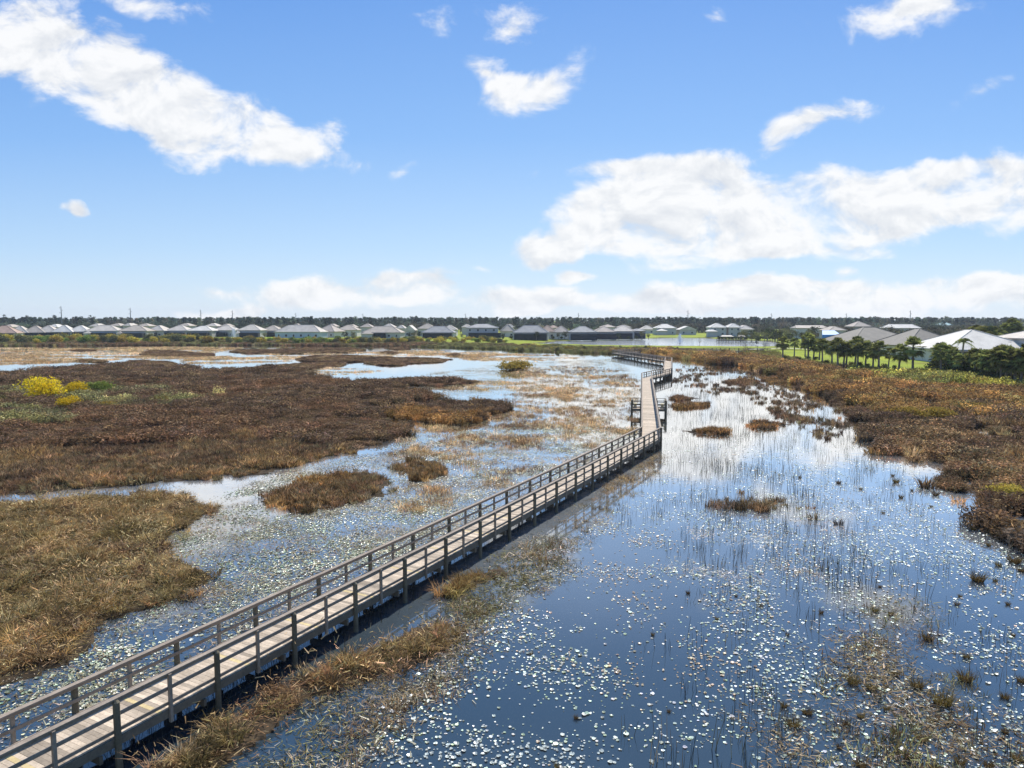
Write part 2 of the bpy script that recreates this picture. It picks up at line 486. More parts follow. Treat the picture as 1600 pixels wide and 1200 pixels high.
def sample(polys, rho, jit=0.0, holes=(), ymax=900):
    """points inside world polygons, rho(Y) per square metre, edges frayed by jit metres"""
    out_ = []
    for poly in polys:
        lo, hi = poly.min(0) - jit, poly.max(0) + jit
        y0 = max(lo[1], 10)
        while y0 < hi[1]:
            y1 = min(hi[1], y0 * 1.12 + .5); ym = (y0 + y1) / 2
            n = rng.poisson(max(0, (hi[0] - lo[0]) * (y1 - y0) * rho(ym)))
            if n:
                p = np.c_[rng.uniform(lo[0], hi[0], n), rng.uniform(y0, y1, n)]
                q = p + (np.c_[fbm(p[:, 0], p[:, 1], 3.), fbm(p[:, 0] + 90, p[:, 1] + 40, 3.)] - .5) * 3 * jit + rng.normal(0, .25 * jit + 1e-6, (n, 2))
                p = p[inside(q, poly)]
                # keep what the neighbourhood of the view could show
                p = p[np.abs(p[:, 0]) < p[:, 1] * .80 + 6]
                out_.append(p)
            y0 = y1
    P = np.concatenate(out_) if out_ else np.zeros((0, 2))
    for h in holes: P = P[~inside(P, h)]
    return P

# ------------------------------------------------------------------ where things lie (outlines surveyed on the water plane)
WET = wpoly([(-1500, 2600), (-900, 541), (-300, 538.5), (0, 537.5), (200, 537), (400, 536.5), (620, 538), (760, 541), (850, 545), (950, 547), (1050, 546), (1110, 547),
             (1160, 550), (1205, 556), (1250, 565), (1300, 573), (1350, 577), (1400, 581), (1500, 588), (1600, 600), (1900, 640), (2500, 800), (3200, 2600)], 0)
POND = wpoly([(842, 537), (880, 533), (930, 531), (1000, 529.5), (1060, 528.2), (1105, 529), (1150, 532), (1200, 534), (1216, 536.5), (1222, 540.5),
              (1160, 541.5), (1090, 541), (1000, 540), (920, 538.5), (860, 537)], 0)
PA = wpoly([(-500, 582), (0, 583), (40, 581), (105, 575), (160, 573), (200, 571), (250, 575), (290, 576), (330, 581), (390, 578), (430, 576), (470, 578), (490, 586), (540, 597),
            (570, 598), (610, 596), (650, 593), (690, 591), (740, 595), (748, 598), (700, 602), (640, 603), (615, 607), (655, 613), (688, 622), (660, 627), (610, 631), (588, 642),
            (610, 655), (638, 668), (632, 679), (590, 691), (560, 699), (540, 709), (510, 716), (480, 723), (430, 734), (390, 741), (330, 748), (250, 753), (180, 758), (120, 763), (50, 769), (0, 774), (-500, 830)])
PB = wpoly([(588, 647), (640, 639), (700, 631), (750, 628), (788, 633), (795, 641), (762, 651), (742, 660), (700, 663), (650, 657)])
PC = wpoly([(-300, 790), (0, 787), (40, 783), (100, 776), (200, 771), (300, 771), (318, 782), (330, 794), (300, 810), (277, 825), (268, 842), (276, 862), (287, 877), (315, 895), (322, 908),
            (290, 921), (240, 945), (190, 963), (150, 977), (132, 1000), (130, 1018), (100, 1037), (50, 1048), (20, 1055), (0, 1064), (-300, 1130)])
PD = wpoly([(398, 780), (430, 765), (480, 745), (540, 733), (590, 742), (605, 755), (600, 769), (570, 781), (520, 791), (470, 796), (420, 790)])
PE = wpoly([(618, 728), (650, 716), (682, 722), (690, 744), (650, 752)])
PF = wpoly([(180, 1250), (250, 1178), (330, 1135), (400, 1098), (460, 1072), (520, 1033), (580, 1007), (650, 978), (690, 968), (714, 992), (700, 1016), (640, 1041), (560, 1062), (490, 1085), (440, 1128), (380, 1172), (320, 1225)])
PG = wpoly([(690, 924), (710, 905), (750, 887), (785, 879), (790, 893), (750, 911), (710, 926)])
PJ = wpoly([(1000, 553), (1055, 560), (1110, 568), (1150, 571), (1200, 583), (1230, 594), (1262, 610), (1290, 622), (1320, 638), (1342, 655), (1362, 682), (1385, 704), (1420, 716), (1442, 737),
            (1480, 757), (1505, 782), (1530, 806), (1562, 834), (1600, 858), (1750, 930), (2300, 820), (1900, 658), (1600, 614), (1500, 601), (1400, 592), (1300, 582), (1205, 564), (1110, 552), (1050, 549), (940, 549)])
ISL = [wpoly(p, .1) for p in (
    [(205, 567), (225, 562), (250, 561), (275, 563), (284, 567), (270, 571), (230, 571)],
    [(130, 563), (150, 560), (176, 563), (160, 566)],
    [(120, 547), (140, 545), (158, 547), (140, 549)],
    [(235, 552), (270, 545), (300, 546), (345, 552), (330, 557), (290, 557), (250, 556)],
    [(370, 548), (395, 544), (430, 545), (500, 540.5), (570, 542), (580, 545), (555, 550), (500, 552), (430, 553), (390, 552)],
    [(430, 573), (455, 567), (500, 564), (552, 562), (545, 568), (500, 575), (455, 578), (435, 577)],
    [(480, 557), (510, 553), (560, 551), (600, 554), (650, 555), (708, 558), (690, 564), (640, 567), (622, 571), (590, 570), (575, 563), (520, 564), (485, 562)],
    [(612, 544), (630, 541), (643, 545), (625, 547)], [(600, 550), (612, 548), (624, 551), (610, 553)], [(700, 555), (712, 552), (722, 555), (710, 557)],
    [(1162, 664), (1175, 659), (1200, 657), (1222, 663), (1205, 669), (1180, 669)],
    [(1082, 673), (1100, 668), (1130, 670), (1132, 676), (1105, 679)],
    [(1045, 633), (1070, 629), (1112, 631), (1100, 636), (1060, 637)],
    [(1045, 622), (1060, 619), (1085, 622), (1060, 626)], [(1130, 596), (1160, 592), (1185, 596), (1160, 601)], [(1190, 592), (1215, 588), (1240, 597), (1205, 599)])]
# belt of dead growth along the far shore
PK = wpoly([(-400, 540), (-400, 531), (0, 532), (300, 532), (600, 534), (760, 537), (850, 540), (960, 544), (1050, 544), (1050, 548), (950, 552), (850, 549), (760, 544), (620, 540.5), (400, 539), (200, 539), (0, 540)], .3)
# straw sedge standing thinly in shallow water
TAN = [wpoly(p) for p in (
    [(-300, 543), (0, 543), (120, 544), (250, 541), (380, 543), (330, 550), (300, 556), (420, 552), (480, 556), (480, 561), (420, 565), (300, 570), (280, 560), (200, 560), (100, 566), (0, 569), (-300, 572)],
    [(480, 545), (600, 547), (700, 548), (800, 550), (820, 555), (760, 558), (690, 556), (600, 555), (480, 560)],
    [(420, 580), (470, 573), (560, 575), (590, 578), (560, 585), (500, 584)],
    [(700, 603), (760, 595), (830, 597), (900, 606), (960, 606), (960, 612), (820, 612), (720, 607)],
    [(690, 555), (800, 553), (900, 556), (900, 560), (820, 566), (740, 562)])]
# thin brown stubble between the dense patches and the boardwalk
MID = [wpoly(p) for p in (
    [(640, 660), (740, 662), (800, 640), (870, 606), (990, 606), (995, 670), (930, 700), (850, 730), (760, 765), (690, 790), (620, 790), (610, 760), (690, 745), (690, 720), (600, 720), (640, 690)],
    [(800, 575), (900, 570), (960, 575), (1000, 600), (990, 640), (880, 640), (780, 625), (820, 600)])]
SHOREWATER = [wpoly(p) for p in (
    [(1060, 572), (1150, 575), (1220, 590), (1300, 630), (1350, 660), (1300, 690), (1230, 650), (1150, 620), (1060, 600)],
    [(1120, 775), (1200, 770), (1330, 800), (1320, 820), (1220, 812), (1140, 795)])]
RIGHTW = wpoly([(1040, 575), (1150, 575), (1250, 620), (1330, 660), (1380, 710), (1500, 780), (1600, 845), (1700, 900), (1900, 1260), (900, 1260), (520, 1260), (600, 1100), (730, 980), (850, 880), (1000, 760), (1035, 720)], 0)
LEFTW = wpoly([(330, 800), (400, 750), (520, 720), (640, 690), (800, 660), (1000, 670), (1000, 690), (830, 790), (660, 885), (500, 975), (320, 1065), (0, 1200), (-100, 1230), (-100, 1080), (0, 1060), (140, 1000), (330, 910), (270, 840)], 0)
LEFTFAR = wpoly([(560, 600), (700, 580), (760, 570), (960, 560), (1000, 590), (1000, 665), (800, 660), (640, 690), (640, 660), (800, 640)], 0)
ISL = [np.c_[p[:, 0], p[:, 1].min() + (p[:, 1] - p[:, 1].min()) * (.72 if p[:, 1].mean() > 150 else 1.)] for p in ISL]
PJ_LOW = PJ[:20]
def jgap(P):
    d = seg_dist(P, PJ_LOW, False)
    return fbm(P[:, 0] + 40, P[:, 1], 3.4, 3) > np.clip(.58 - .035 * d * np.clip(100 / np.maximum(P[:, 1], 10), 1, 3.), .31, .58)
def ragged(P, poly, w=1.2):
    d = seg_dist(P, poly); return P[rng.random(len(P)) < np.clip((fbm(P[:, 0], P[:, 1] + 77, 1.1, 3) - .36) * 2.6 + d / w - .25, 0, 1)]
MUDS = [PA, PB, PC, PD, PE, PF, PG, PJ] + ISL

# ------------------------------------------------------------------ ground: one sheet out to the horizon
def build_ground():
    r = [5.]
    while r[-1] < 320: r.append(r[-1] * 1.0125 + .02)
    while r[-1] < 9000: r.append(r[-1] * 1.045)
    r = np.array(r)
    th = np.concatenate([np.arange(-43, 43.01, .2), np.arange(48, 317, 5.)]); th = np.radians(th)
    rr, tt = np.meshgrid(r, th, indexing='ij')
    P = np.c_[(rr * np.sin(tt)).ravel(), (rr * np.cos(tt)).ravel()]
    m = len(th)
    d = seg_dist(P, WET); d[inside(P, WET)] *= -1
    dp = seg_dist(P, POND); dp[inside(P, POND)] *= -1
    d = np.minimum(d, dp)
    wob = fbm(P[:, 0], P[:, 1], 9., 3) - .5
    dd = d + wob * 4
    s = np.clip(dd / 45, 0, 1); z = np.where(dd > 0, -.05 + .3 * np.clip(dd / 3, 0, 1) + .95 * s * s * (3 - 2 * s), np.maximum(-.6, dd * .12))
    z += np.where(dd > 20, (fbm(P[:, 0], P[:, 1], 60., 3) - .5) * .5 * np.clip((d - 20) / 40, 0, 1), 0)
    W = np.c_[fbm(P[:, 0], P[:, 1], 3.2) - .5, fbm(P[:, 0] + 50, P[:, 1] + 70, 3.2) - .5] * 3.2 * np.clip(rr.ravel() / 60, .3, 1.6)[:, None]
    mud = np.zeros(len(P), bool)
    for q in MUDS: mud |= inside(P + W, q) & (jgap(P) if q is PJ else True)
    z = np.where(mud & (z < .06), .03 + .05 * fbm(P[:, 0], P[:, 1], 1.2), z)
    lawn = np.clip((d + wob * 5 - .5) / 4, 0, 1)
    V = np.c_[P, z]; V = np.vstack([V, [[0, 0, -.6]]])
    nr = len(r); F = []
    i, j = np.meshgrid(np.arange(nr - 1), np.arange(m), indexing='ij'); j2 = (j + 1) % m
    F = np.c_[(i * m + j).ravel(), (i * m + j2).ravel(), ((i + 1) * m + j2).ravel(), ((i + 1) * m + j).ravel()]
    me = bpy.data.meshes.new('ground')
    T = [(len(V) - 1, (k + 1) % m, k) for k in range(m)]
    me.from_pydata(V.tolist(), [], F[:, ::-1].tolist() + T)
    a = me.attributes.new('lawn', 'FLOAT', 'POINT'); a.data.foreach_set('value', np.append(lawn, 0).astype(np.float32))
    a = me.attributes.new('mud', 'FLOAT', 'POINT'); a.data.foreach_set('value', np.append((d < 2) * 1., 1).astype(np.float32))
    me.polygons.foreach_set('use_smooth', [True] * len(me.polygons))
    mt = bpy.data.materials.new('land'); t = nt(mt)
    pos = N(t, 'ShaderNodeNewGeometry').outputs['Position']
    n1 = N(t, 'ShaderNodeTexNoise', ins={'Vector': pos, 'Scale': .06, 'Detail': 6.}); n2 = N(t, 'ShaderNodeTexNoise', ins={'Vector': pos, 'Scale': 1.7, 'Detail': 5.})
    grass = ramp(t, n1.outputs['Fac'], [(.3, (.20, .19, .03)), (.5, (.25, .30, .018)), (.7, (.34, .36, .02))])
    rough = ramp(t, n1.outputs['Fac'], [(.35, (.075, .06, .03)), (.65, (.12, .105, .05))])
    mudc = ramp(t, n2.outputs['Fac'], [(.35, (.028, .02, .012)), (.65, (.085, .058, .032))])
    la = N(t, 'ShaderNodeAttribute', attribute_name='lawn').outputs['Fac']; mu = N(t, 'ShaderNodeAttribute', attribute_name='mud').outputs['Fac']
    c = mixc(t, la, rough, grass); c = mixc(t, mu, c, mudc)
    c = mixc(t, .4, c, ramp(t, n2.outputs['Fac'], [(.35, (.5, .5, .5)), (.65, (1, 1, 1))]), 'MULTIPLY')
    b = N(t, 'ShaderNodeBump', ins={'Strength': .6, 'Distance': .15, 'Height': n2.outputs['Fac']})
    out(t, N(t, 'ShaderNodeBsdfPrincipled', ins={'Base Color': c, 'Roughness': .95, 'Specular IOR Level': .15, 'Normal': b.outputs[0]}).outputs[0])
    me.materials.append(mt)
    o = bpy.data.objects.new('ground', me); COL.objects.link(o); tag(o, kind='structure')
    tag(o, 'brown marsh bed rising to green lawn around the wetland')
    return o
build_ground()

def sheet(name, poly, z, mat, label):
    me = bpy.data.meshes.new(name); me.from_pydata([(p[0], p[1], z) for p in poly], [], [tuple(range(len(poly)))]); me.materials.append(mat)
    o = bpy.data.objects.new(name, me); COL.objects.link(o); tag(o, label, kind='structure'); return o
mw = bpy.data.materials.new('still_water'); t = nt(mw)
pos = N(t, 'ShaderNodeNewGeometry').outputs['Position']
n1 = N(t, 'ShaderNodeTexNoise', ins={'Vector': pos, 'Scale': .9, 'Detail': 3.}); n2 = N(t, 'ShaderNodeTexNoise', ins={'Vector': pos, 'Scale': .05, 'Detail': 3.})
b = N(t, 'ShaderNodeBump', ins={'Strength': N(t, 'ShaderNodeMapRange', ins={0: n2.outputs['Fac'], 1: .35, 2: .7, 3: .02, 4: .12}).outputs[0], 'Distance': .05, 'Height': n1.outputs['Fac']})
far_sheen = N(t, 'ShaderNodeMapRange', ins={0: N(t, 'ShaderNodeSeparateXYZ', ins={0: pos}).outputs['Y'], 1: 20., 2: 60., 3: .06, 4: 1.}, interpolation_type='SMOOTHSTEP').outputs[0]  # sky and cloud sheen on the farther water, painted into its diffuse colour
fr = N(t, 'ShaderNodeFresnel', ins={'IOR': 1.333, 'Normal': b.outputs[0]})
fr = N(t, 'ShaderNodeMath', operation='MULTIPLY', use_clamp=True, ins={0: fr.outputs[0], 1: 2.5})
WATER_MAT = N(t, 'ShaderNodeMixShader', ins={0: fr.outputs[0], 1: N(t, 'ShaderNodeBsdfDiffuse', ins={'Color': mixc(t, N(t, 'ShaderNodeMath', operation='MULTIPLY', ins={0: far_sheen, 1: n2.outputs['Fac']}).outputs[0], (.006, .022, .034), (.62, .63, .62))}).outputs[0],
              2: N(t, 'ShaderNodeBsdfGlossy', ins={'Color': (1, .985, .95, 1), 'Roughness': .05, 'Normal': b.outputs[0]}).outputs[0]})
out(t, WATER_MAT.outputs[0])
ext = WET.copy()
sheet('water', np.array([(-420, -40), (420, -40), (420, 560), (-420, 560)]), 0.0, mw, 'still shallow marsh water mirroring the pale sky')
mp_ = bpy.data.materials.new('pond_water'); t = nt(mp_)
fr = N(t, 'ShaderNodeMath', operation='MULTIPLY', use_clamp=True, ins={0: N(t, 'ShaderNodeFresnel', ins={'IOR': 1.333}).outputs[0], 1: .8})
out(t, N(t, 'ShaderNodeMixShader', ins={0: fr.outputs[0], 1: N(t, 'ShaderNodeBsdfDiffuse', ins={'Color': (.50, .53, .55, 1)}).outputs[0], 2: N(t, 'ShaderNodeBsdfGlossy', ins={'Color': (1, 1, 1, 1), 'Roughness': .12}).outputs[0]}).outputs[0])  # pale diffuse colour stands in for bright sky reflected off the pond
sheet('pond_water', POND + (POND - POND.mean(0)) * .04, .006, mp_, 'bright pond round the white fountain, sky sheen painted pale')
# pale worn path along the pond bank
def ribbon(name, pts, w, z, mat, label):
    P = [at(x, y, z) for x, y in pts]; mb = MB()
    for a, b_ in zip(P[:-1], P[1:]):
        u = (b_ - a) / np.linalg.norm(b_ - a); n_ = np.array([-u[1], u[0]]) * w / 2
        mb.mesh([(*(a - n_), z), (*(a + n_), z), (*(b_ + n_), z), (*(b_ - n_), z), (*(a - n_), z - .6), (*(a + n_), z - .6), (*(b_ + n_), z - .6), (*(b_ - n_), z - .6)],
                [(3, 2, 1, 0), (0, 1, 5, 4), (2, 3, 7, 6)])
    o = mb.build(name, mat); tag(o, label, kind='structure')
ribbon('path', [(1165, 546), (1190, 545), (1225, 543.6), (1270, 546)], 2.2, 1.24, M_PATH, 'pale gravel path curving round the pond')

# ------------------------------------------------------------------ boardwalk geometry first (used to keep plants off the deck)
near = np.array([at(*p, 2.0) for p in [(141, 1092), (321, 1024), (447.5, 963), (544, 914), (624, 873), (688, 841), (744, 813), (790, 790), (829, 771), (864, 754), (894, 737.5), (921, 723), (944.5, 712), (966, 702), (987, 692), (1004, 684), (1020, 676), (1035, 667.5)]])
far = np.array([at(*p, 2.0) for p in [(92, 1066), (252, 1010), (383, 955), (484, 908), (568, 870), (641, 837), (694, 812), (743, 787), (785, 768), (822, 750), (854, 734), (883, 720), (909, 707), (932, 698), (952, 690), (1005, 667)]])
qn = np.polyfit(near[:, 1], near[:, 0], 2); qf = np.polyfit(far[:, 1], far[:, 0], 2)
qc = (qn + qf) / 2
Y1 = at(1022, 667, 2.0)[1]
HALF = .84
ys = np.arange(8, Y1 + .1, 1.0); ys = np.append(ys[ys < Y1 - .8], Y1)
c1 = [np.array([np.polyval(qc, y), y]) for y in ys]
c2e = (at(1002.8, 583, 2.) + at(1018, 582, 2.)) / 2
c3e = (at(1037.5, 575, 2.) + at(1049, 575, 2.)) / 2
c4e = (at(1039.4, 558.5, 2.) + at(1050, 558.5, 2.)) / 2
c5e = at(961, 546.6, 2.)
c6e = at(1010, 544.2, 2.); c7e = at(1130, 543.4, 2.); c8e = at(1205, 544.5, 2.)
# pull the corner of the first leg back so the legs meet
SEGS = [c1, [c1[-1], c2e], [c2e, c3e], [c3e, c4e], [c4e, c5e], [c5e, c6e, c7e, c8e]]
BW = np.array([p for s in SEGS for p in s])
PATHLINE = np.vstack([c1, [c2e, c3e, c4e, c5e, c6e, c7e, c8e]])
def off_deck(P, d=1.15):
    return P[seg_dist(P[:, :2], PATHLINE, False) > d]

# ------------------------------------------------------------------ marsh growth
proto('sedge', [tuft(70, .50, .28, .024, 1.0, 1.25).data(f'sedge_{i}', M_BLADE) for i in range(5)])
proto('sedge_far', [tuft(42, .75, .42, .05, .7, .6).data(f'sedge_far_{i}', M_BLADE) for i in range(5)])
proto('brush', [brush(70, .85, .48, .03, .05).data(f'brush_{i}', M_BLADE) for i in range(5)])
proto('brush_far', [brush(60, 1.0, .8, .055, .10).data(f'brush_far_{i}', M_BLADE) for i in range(5)])
proto('straw', [tuft(16, .42, .35, .03, .9, .9).data(f'straw_{i}', M_BLADE) for i in range(5)])
proto('stem', [stems(5, .75, .28, .019).data(f'stem_{i}', M_BLADE) for i in range(6)])
proto('pads', [pads(8, .55, .056).data(f'pads_{i}', M_PAD) for i in range(6)])
one_pad = [pads(1, 0, .056).data(f'pad_{i}', M_PAD) for i in range(6)]
proto('pad', one_pad)
proto('litter', [litter(18, .4, .20, .012).data(f'litter_{i}', M_BLADE) for i in range(6)])

BROWN = [(.115, .074, .044), (.17, .10, .052), (.15, .115, .06), (.26, .165, .08)]
PURPLE = [(.105, .068, .042), (.145, .092, .052), (.18, .122, .062), (.12, .082, .054)]
GOLD = [(.125, .078, .035), (.23, .14, .055), (.32, .205, .085), (.38, .275, .135)]
STRAW = [(.36, .23, .11), (.46, .31, .15), (.52, .37, .21)]
RUST = [(.17, .105, .048), (.29, .16, .056), (.36, .215, .072), (.22, .165, .06)]
def rough(P, lo, hi, k, zf, wl):
    n_ = np.clip((fbm(P[:, 0] + 19, P[:, 1] + 45, wl, 3) - .5) * 4.2 + .5 + rng.normal(0, .15, len(P)), -.25, 1.45)
    s_ = (lo + (hi - lo) * n_) * (1 + k * np.clip(P[:, 1] / 60 - 1, 0, 3)); return np.c_[s_ * .55 + .45 * hi, s_ * .55 + .45 * hi, s_ * zf]
def sz3(P, lo, hi, k, zf):
    s_ = sz(P, lo, hi, k); return np.c_[s_, s_, s_ * zf]
GOLD2 = [(.085, .062, .028), (.15, .108, .042), (.235, .165, .07), (.34, .26, .13)]
def at3(P, z=.03): return np.c_[P, np.full(len(P), z)]
def sz(P, lo, hi, k=0.): return np.clip(lo + (hi - lo) * (.5 + rng.normal(0, .22, len(P)) + 2.2 * (fbm(P[:, 0] + 9, P[:, 1] + 5, 1.3 + .012 * P[:, 1].mean(), 2) - .5)), lo * .6, hi * 1.3) * (1 + k * np.clip(P[:, 1] / 60 - 1, 0, 3))

P = ragged(off_deck(sample([PC], lambda y: 13, .8)), PC, .7)
spread('marsh_grass', 'sedge', at3(P), sz3(P, .5, 1.1, 0, .72), GOLD2 + GOLD[1:3] + BROWN[:1], 'dense golden brown sedge in the lower left beside the boardwalk', 'marsh grass', tint_noise=3., tilt=.3)
Q = P[rng.random(len(P)) < .6]; spread('dead_stalks', 'litter', np.c_[Q, rng.uniform(.08, .3, len(Q))], sz(Q, .9, 1.5), GOLD2[1:] + STRAW[:1], 'broken dead stalks lying over the lower left sedge', 'dead stalks', tilt=.5, tint_noise=2.)
P = ragged(sample([PA], lambda y: min(9, 9 * (75 / y) ** 1.5), 1.2), PA, 1.6)
k = P[:, 1] < 66 + (fbm(P[:, 0], P[:, 1], 9.) - .5) * 30
spread('marsh_grass', 'sedge_far', at3(P[k]), sz3(P[k], .55, 1.05, 0, .75), BROWN + GOLD[1:3], 'brown sedge along the front edge of the big dark marsh', 'marsh grass', tint_noise=8.)
spread('dead_brush', 'brush_far', at3(P[~k]), rough(P[~k], .45, 1.1, .2, .66, 4.), PURPLE + BROWN[:2], 'wide mass of dark purple brown dead brush left of the boardwalk', 'dead brush', tint_noise=11.)
P = sample([PB], lambda y: 5, .5)
spread('dead_brush', 'brush_far', at3(P), sz(P, .5, .9), PURPLE + RUST[:2], 'tongue of reddish dark brush reaching toward the mid boardwalk', 'dead brush')
P = ragged(off_deck(sample([PD], lambda y: 12, .8)), PD)
spread('marsh_grass', 'sedge_far', at3(P), sz3(P, .5, .95, 0, .7), BROWN[1:] + GOLD[:2] + RUST[:2], 'oval island of brown sedge in the channel left of the boardwalk', 'marsh grass', tint_noise=4.)
P = off_deck(sample([PE], lambda y: 8, .6))
spread('marsh_grass', 'sedge_far', at3(P), sz(P, .4, .8), BROWN[1:] + GOLD[:2], 'small ragged patch of brown sedge among straw stubble', 'marsh grass')
P = ragged(off_deck(sample([PF], lambda y: 13, .6), 1.0), PF, .7); P = P[fbm(P[:, 0] + 5, P[:, 1], 1.6, 3) > .34]
spread('marsh_grass', 'sedge', at3(P), sz3(P, .5, 1.05, 0, .6), GOLD2 + GOLD[1:2] + BROWN[:2], 'golden sedge strip growing against the open-water side of the boardwalk', 'marsh grass', tint_noise=2., tilt=.4)
Q = P[rng.random(len(P)) < .7]; spread('dead_stalks', 'litter', np.c_[Q, rng.uniform(.04, .22, len(Q))], sz(Q, .9, 1.5), GOLD2[1:] + STRAW[:1], 'broken dead stalks in the sedge strip along the boardwalk', 'dead stalks', tilt=.5, tint_noise=2.)
P = off_deck(sample([PC, PF], lambda y: 7, .4), 1.0)
spread('floating_litter', 'litter', at3(P, .07), sz(P, .8, 1.5), GOLD2[:3] + BROWN[:2], 'dead litter on the wet mud under the golden sedge', 'plant litter', tilt=.1)
P = ragged(off_deck(sample([PG], lambda y: 12, .5), 1.0), PG, .8)
spread('marsh_grass', 'sedge', at3(P), sz(P, .55, 1.05), RUST + GOLD[1:2], 'small rust coloured sedge patch under the boardwalk edge', 'marsh grass')
P = sample([PJ], lambda y: min(7, 7 * (65 / y) ** 1.4), .9)
d = seg_dist(P, WET)
nb = fbm(P[:, 0], P[:, 1], 14.)
edge_d = d + (nb - .5) * 18
P = P[jgap(P)]
d = seg_dist(P, WET); nb = fbm(P[:, 0], P[:, 1], 14.); e = d + (nb - .5) * 26
ka = (e > 44) | (P[:, 1] + (nb - .5) * 50 < 92); kb = ~ka
spread('dead_brush', 'brush_far', at3(P[ka]), rough(P[ka], .35, 1.1, .15, .66, 3.4), PURPLE + BROWN, 'dark brown low brush along the right-hand shore of the water', 'dead brush', tint_noise=9.)
spread('dead_brush', 'brush_far', at3(P[kb]), rough(P[kb], .55, 1.35, .1, .9, 6.), RUST + BROWN[1:2], 'rust orange brush bank below the palms on the right', 'dead brush', tint_noise=12.)
P = off_deck(sample([PJ], lambda y: 5 * min(1, 60 / y), 1.6)); P = P[jgap(P)]; P = P[fbm(P[:, 0] + 60, P[:, 1], 2.) > .46]
spread('marsh_grass', 'sedge_far', at3(P), rough(P, .45, 1.35, 0, .75, 2.5), BROWN + GOLD[1:] + STRAW[:1], 'brown and straw sedge tufts mixed through the right-hand shore', 'marsh grass')
P = sample([PJ], lambda y: .5 * min(1, 100 / y), 1.); d = seg_dist(P, WET); e = d + (fbm(P[:, 0], P[:, 1], 14.) - .5) * 26; P = P[(e < 42) & (P[:, 1] > 85)]
spread('dead_brush', 'brush_far', at3(P), sz(P, .9, 1.5), RUST, 'taller rust coloured shrubs standing in the brush bank below the palms', 'dead brush', tint_noise=9.)
names = ['oval dark brush island in the far left shallows', 'thin dark brush strip at the far left shallows', 'sliver of dark brush beside the far left tan sedge', 'dark brush island in tan sedge before the left houses',
         'broad dark brush island nearest the far shrub belt', 'low dark brush spit behind the big left marsh', 'long dark brush island before the white far water', 'small dark brush clump near the far shore belt',
         'tiny dark brush clump in the tan far shallows', 'tiny dark brush clump at the end of the long island', 'dark grass island alone in the reedy water right of the boardwalk', 'low brown grass island close right of the boardwalk corner',
         'brown grass strip right of the boardwalk bays', 'brown grass strip behind the right boardwalk bay', 'dark grass strip in bright water near the right shore', 'dark grass strip touching the right shore']
for q, nm in zip(ISL, names):
    P = off_deck(sample([q], lambda y: min(6, 6 * (80 / y) ** .9), .6))
    fr = q[:, 1].mean() > 170
    spread('brush_island' if 'brush' in nm else 'grass_island', 'brush_far' if 'brush' in nm else 'sedge_far', at3(P), sz3(P, .6, 1.0, .1 if fr else 0., (.3 if fr else .75)), PURPLE[:3] if 'brush' in nm else RUST[:2] + BROWN[:2], nm, 'island')
P = off_deck(sample([PK], lambda y: .6, 2.))
spread('dead_brush', 'brush_far', at3(P, .05), sz(P, .6, 1.15), BROWN[1:3] + [(.13, .115, .045), (.17, .15, .055), (.15, .14, .05)], 'dark brown belt of dead brush along the far shore', 'dead brush', tint_noise=25.)
P = off_deck(sample(TAN, lambda y: min(2.2, 2.2 * (170 / y) ** .8), 2.))
P = P[fbm(P[:, 0] * .35, P[:, 1], 5.) > .46]
spread('straw_sedge', 'straw', at3(P, 0), sz3(P, 1.0, 1.9, 0, .5), STRAW, 'pale tan straw sedge standing thinly in far shallow water', 'straw sedge', tint_noise=20.)
P = off_deck(sample(MID, lambda y: min(9, 9 * (65 / y) ** 1.3), 2.))
nz = fbm(P[:, 0], P[:, 1], 4.5); P = P[rng.random(len(P)) < np.clip((nz - .42) * 5, .06, .95)]
spread('stubble', 'straw', at3(P, 0), sz(P, .45, 1.05), STRAW + [(.20, .115, .055), (.15, .09, .05)], 'thin brown stubble over the water left of the boardwalk', 'stubble', tint_noise=7.)
P = off_deck(sample(SHOREWATER, lambda y: 3.2 * (70 / y), 1.5))
nz = fbm(P[:, 0], P[:, 1], 3.); P = P[rng.random(len(P)) < np.clip((nz - .48) * 6, .02, .9)]
spread('stubble', 'sedge_far', at3(P, 0), sz(P, .25, .75), BROWN + PURPLE, 'dark stubble tufts scattered in bright water by the right shore', 'stubble', tint_noise=7.)
P = sample([LEFTW, LEFTFAR], lambda y: min(9, 9 * (42 / y) ** 1.1), .8)
nz = fbm(P[:, 0], P[:, 1], 3.2, 4)
P1 = P[rng.random(len(P)) < np.clip((nz - .30) * 2.4, .08, 1)]
for q in (PC, PD, PA, PB): P1 = P1[~inside(P1, q)]
spread('floating_litter', 'litter', at3(P1, .004), sz(P1, .8, 1.5, .2), [(.24, .17, .10), (.22, .21, .13), (.34, .29, .20), (.15, .11, .065)], 'floating dead leaves and straw in the channel left of the boardwalk', 'plant litter', tilt=.02)
P = sample([LEFTW], lambda y: min(9, 9 * (34 / y) ** .9), .6)
for q in (PC, PD, PA, PB): P = P[~inside(P, q)]
nz = fbm(P[:, 0] + 31, P[:, 1], 2.2, 3); P = P[rng.random(len(P)) < np.clip((nz - .3) * 3, .1, 1)]
spread('lily_pads', 'pads', at3(P, .004), sz(P, .8, 1.25, .12), [(.15, .18, .10), (.20, .22, .14), (.27, .27, .19), (.22, .19, .12)], 'dull green lily pads crowding the channel left of the boardwalk', 'lily pads', tilt=.015)
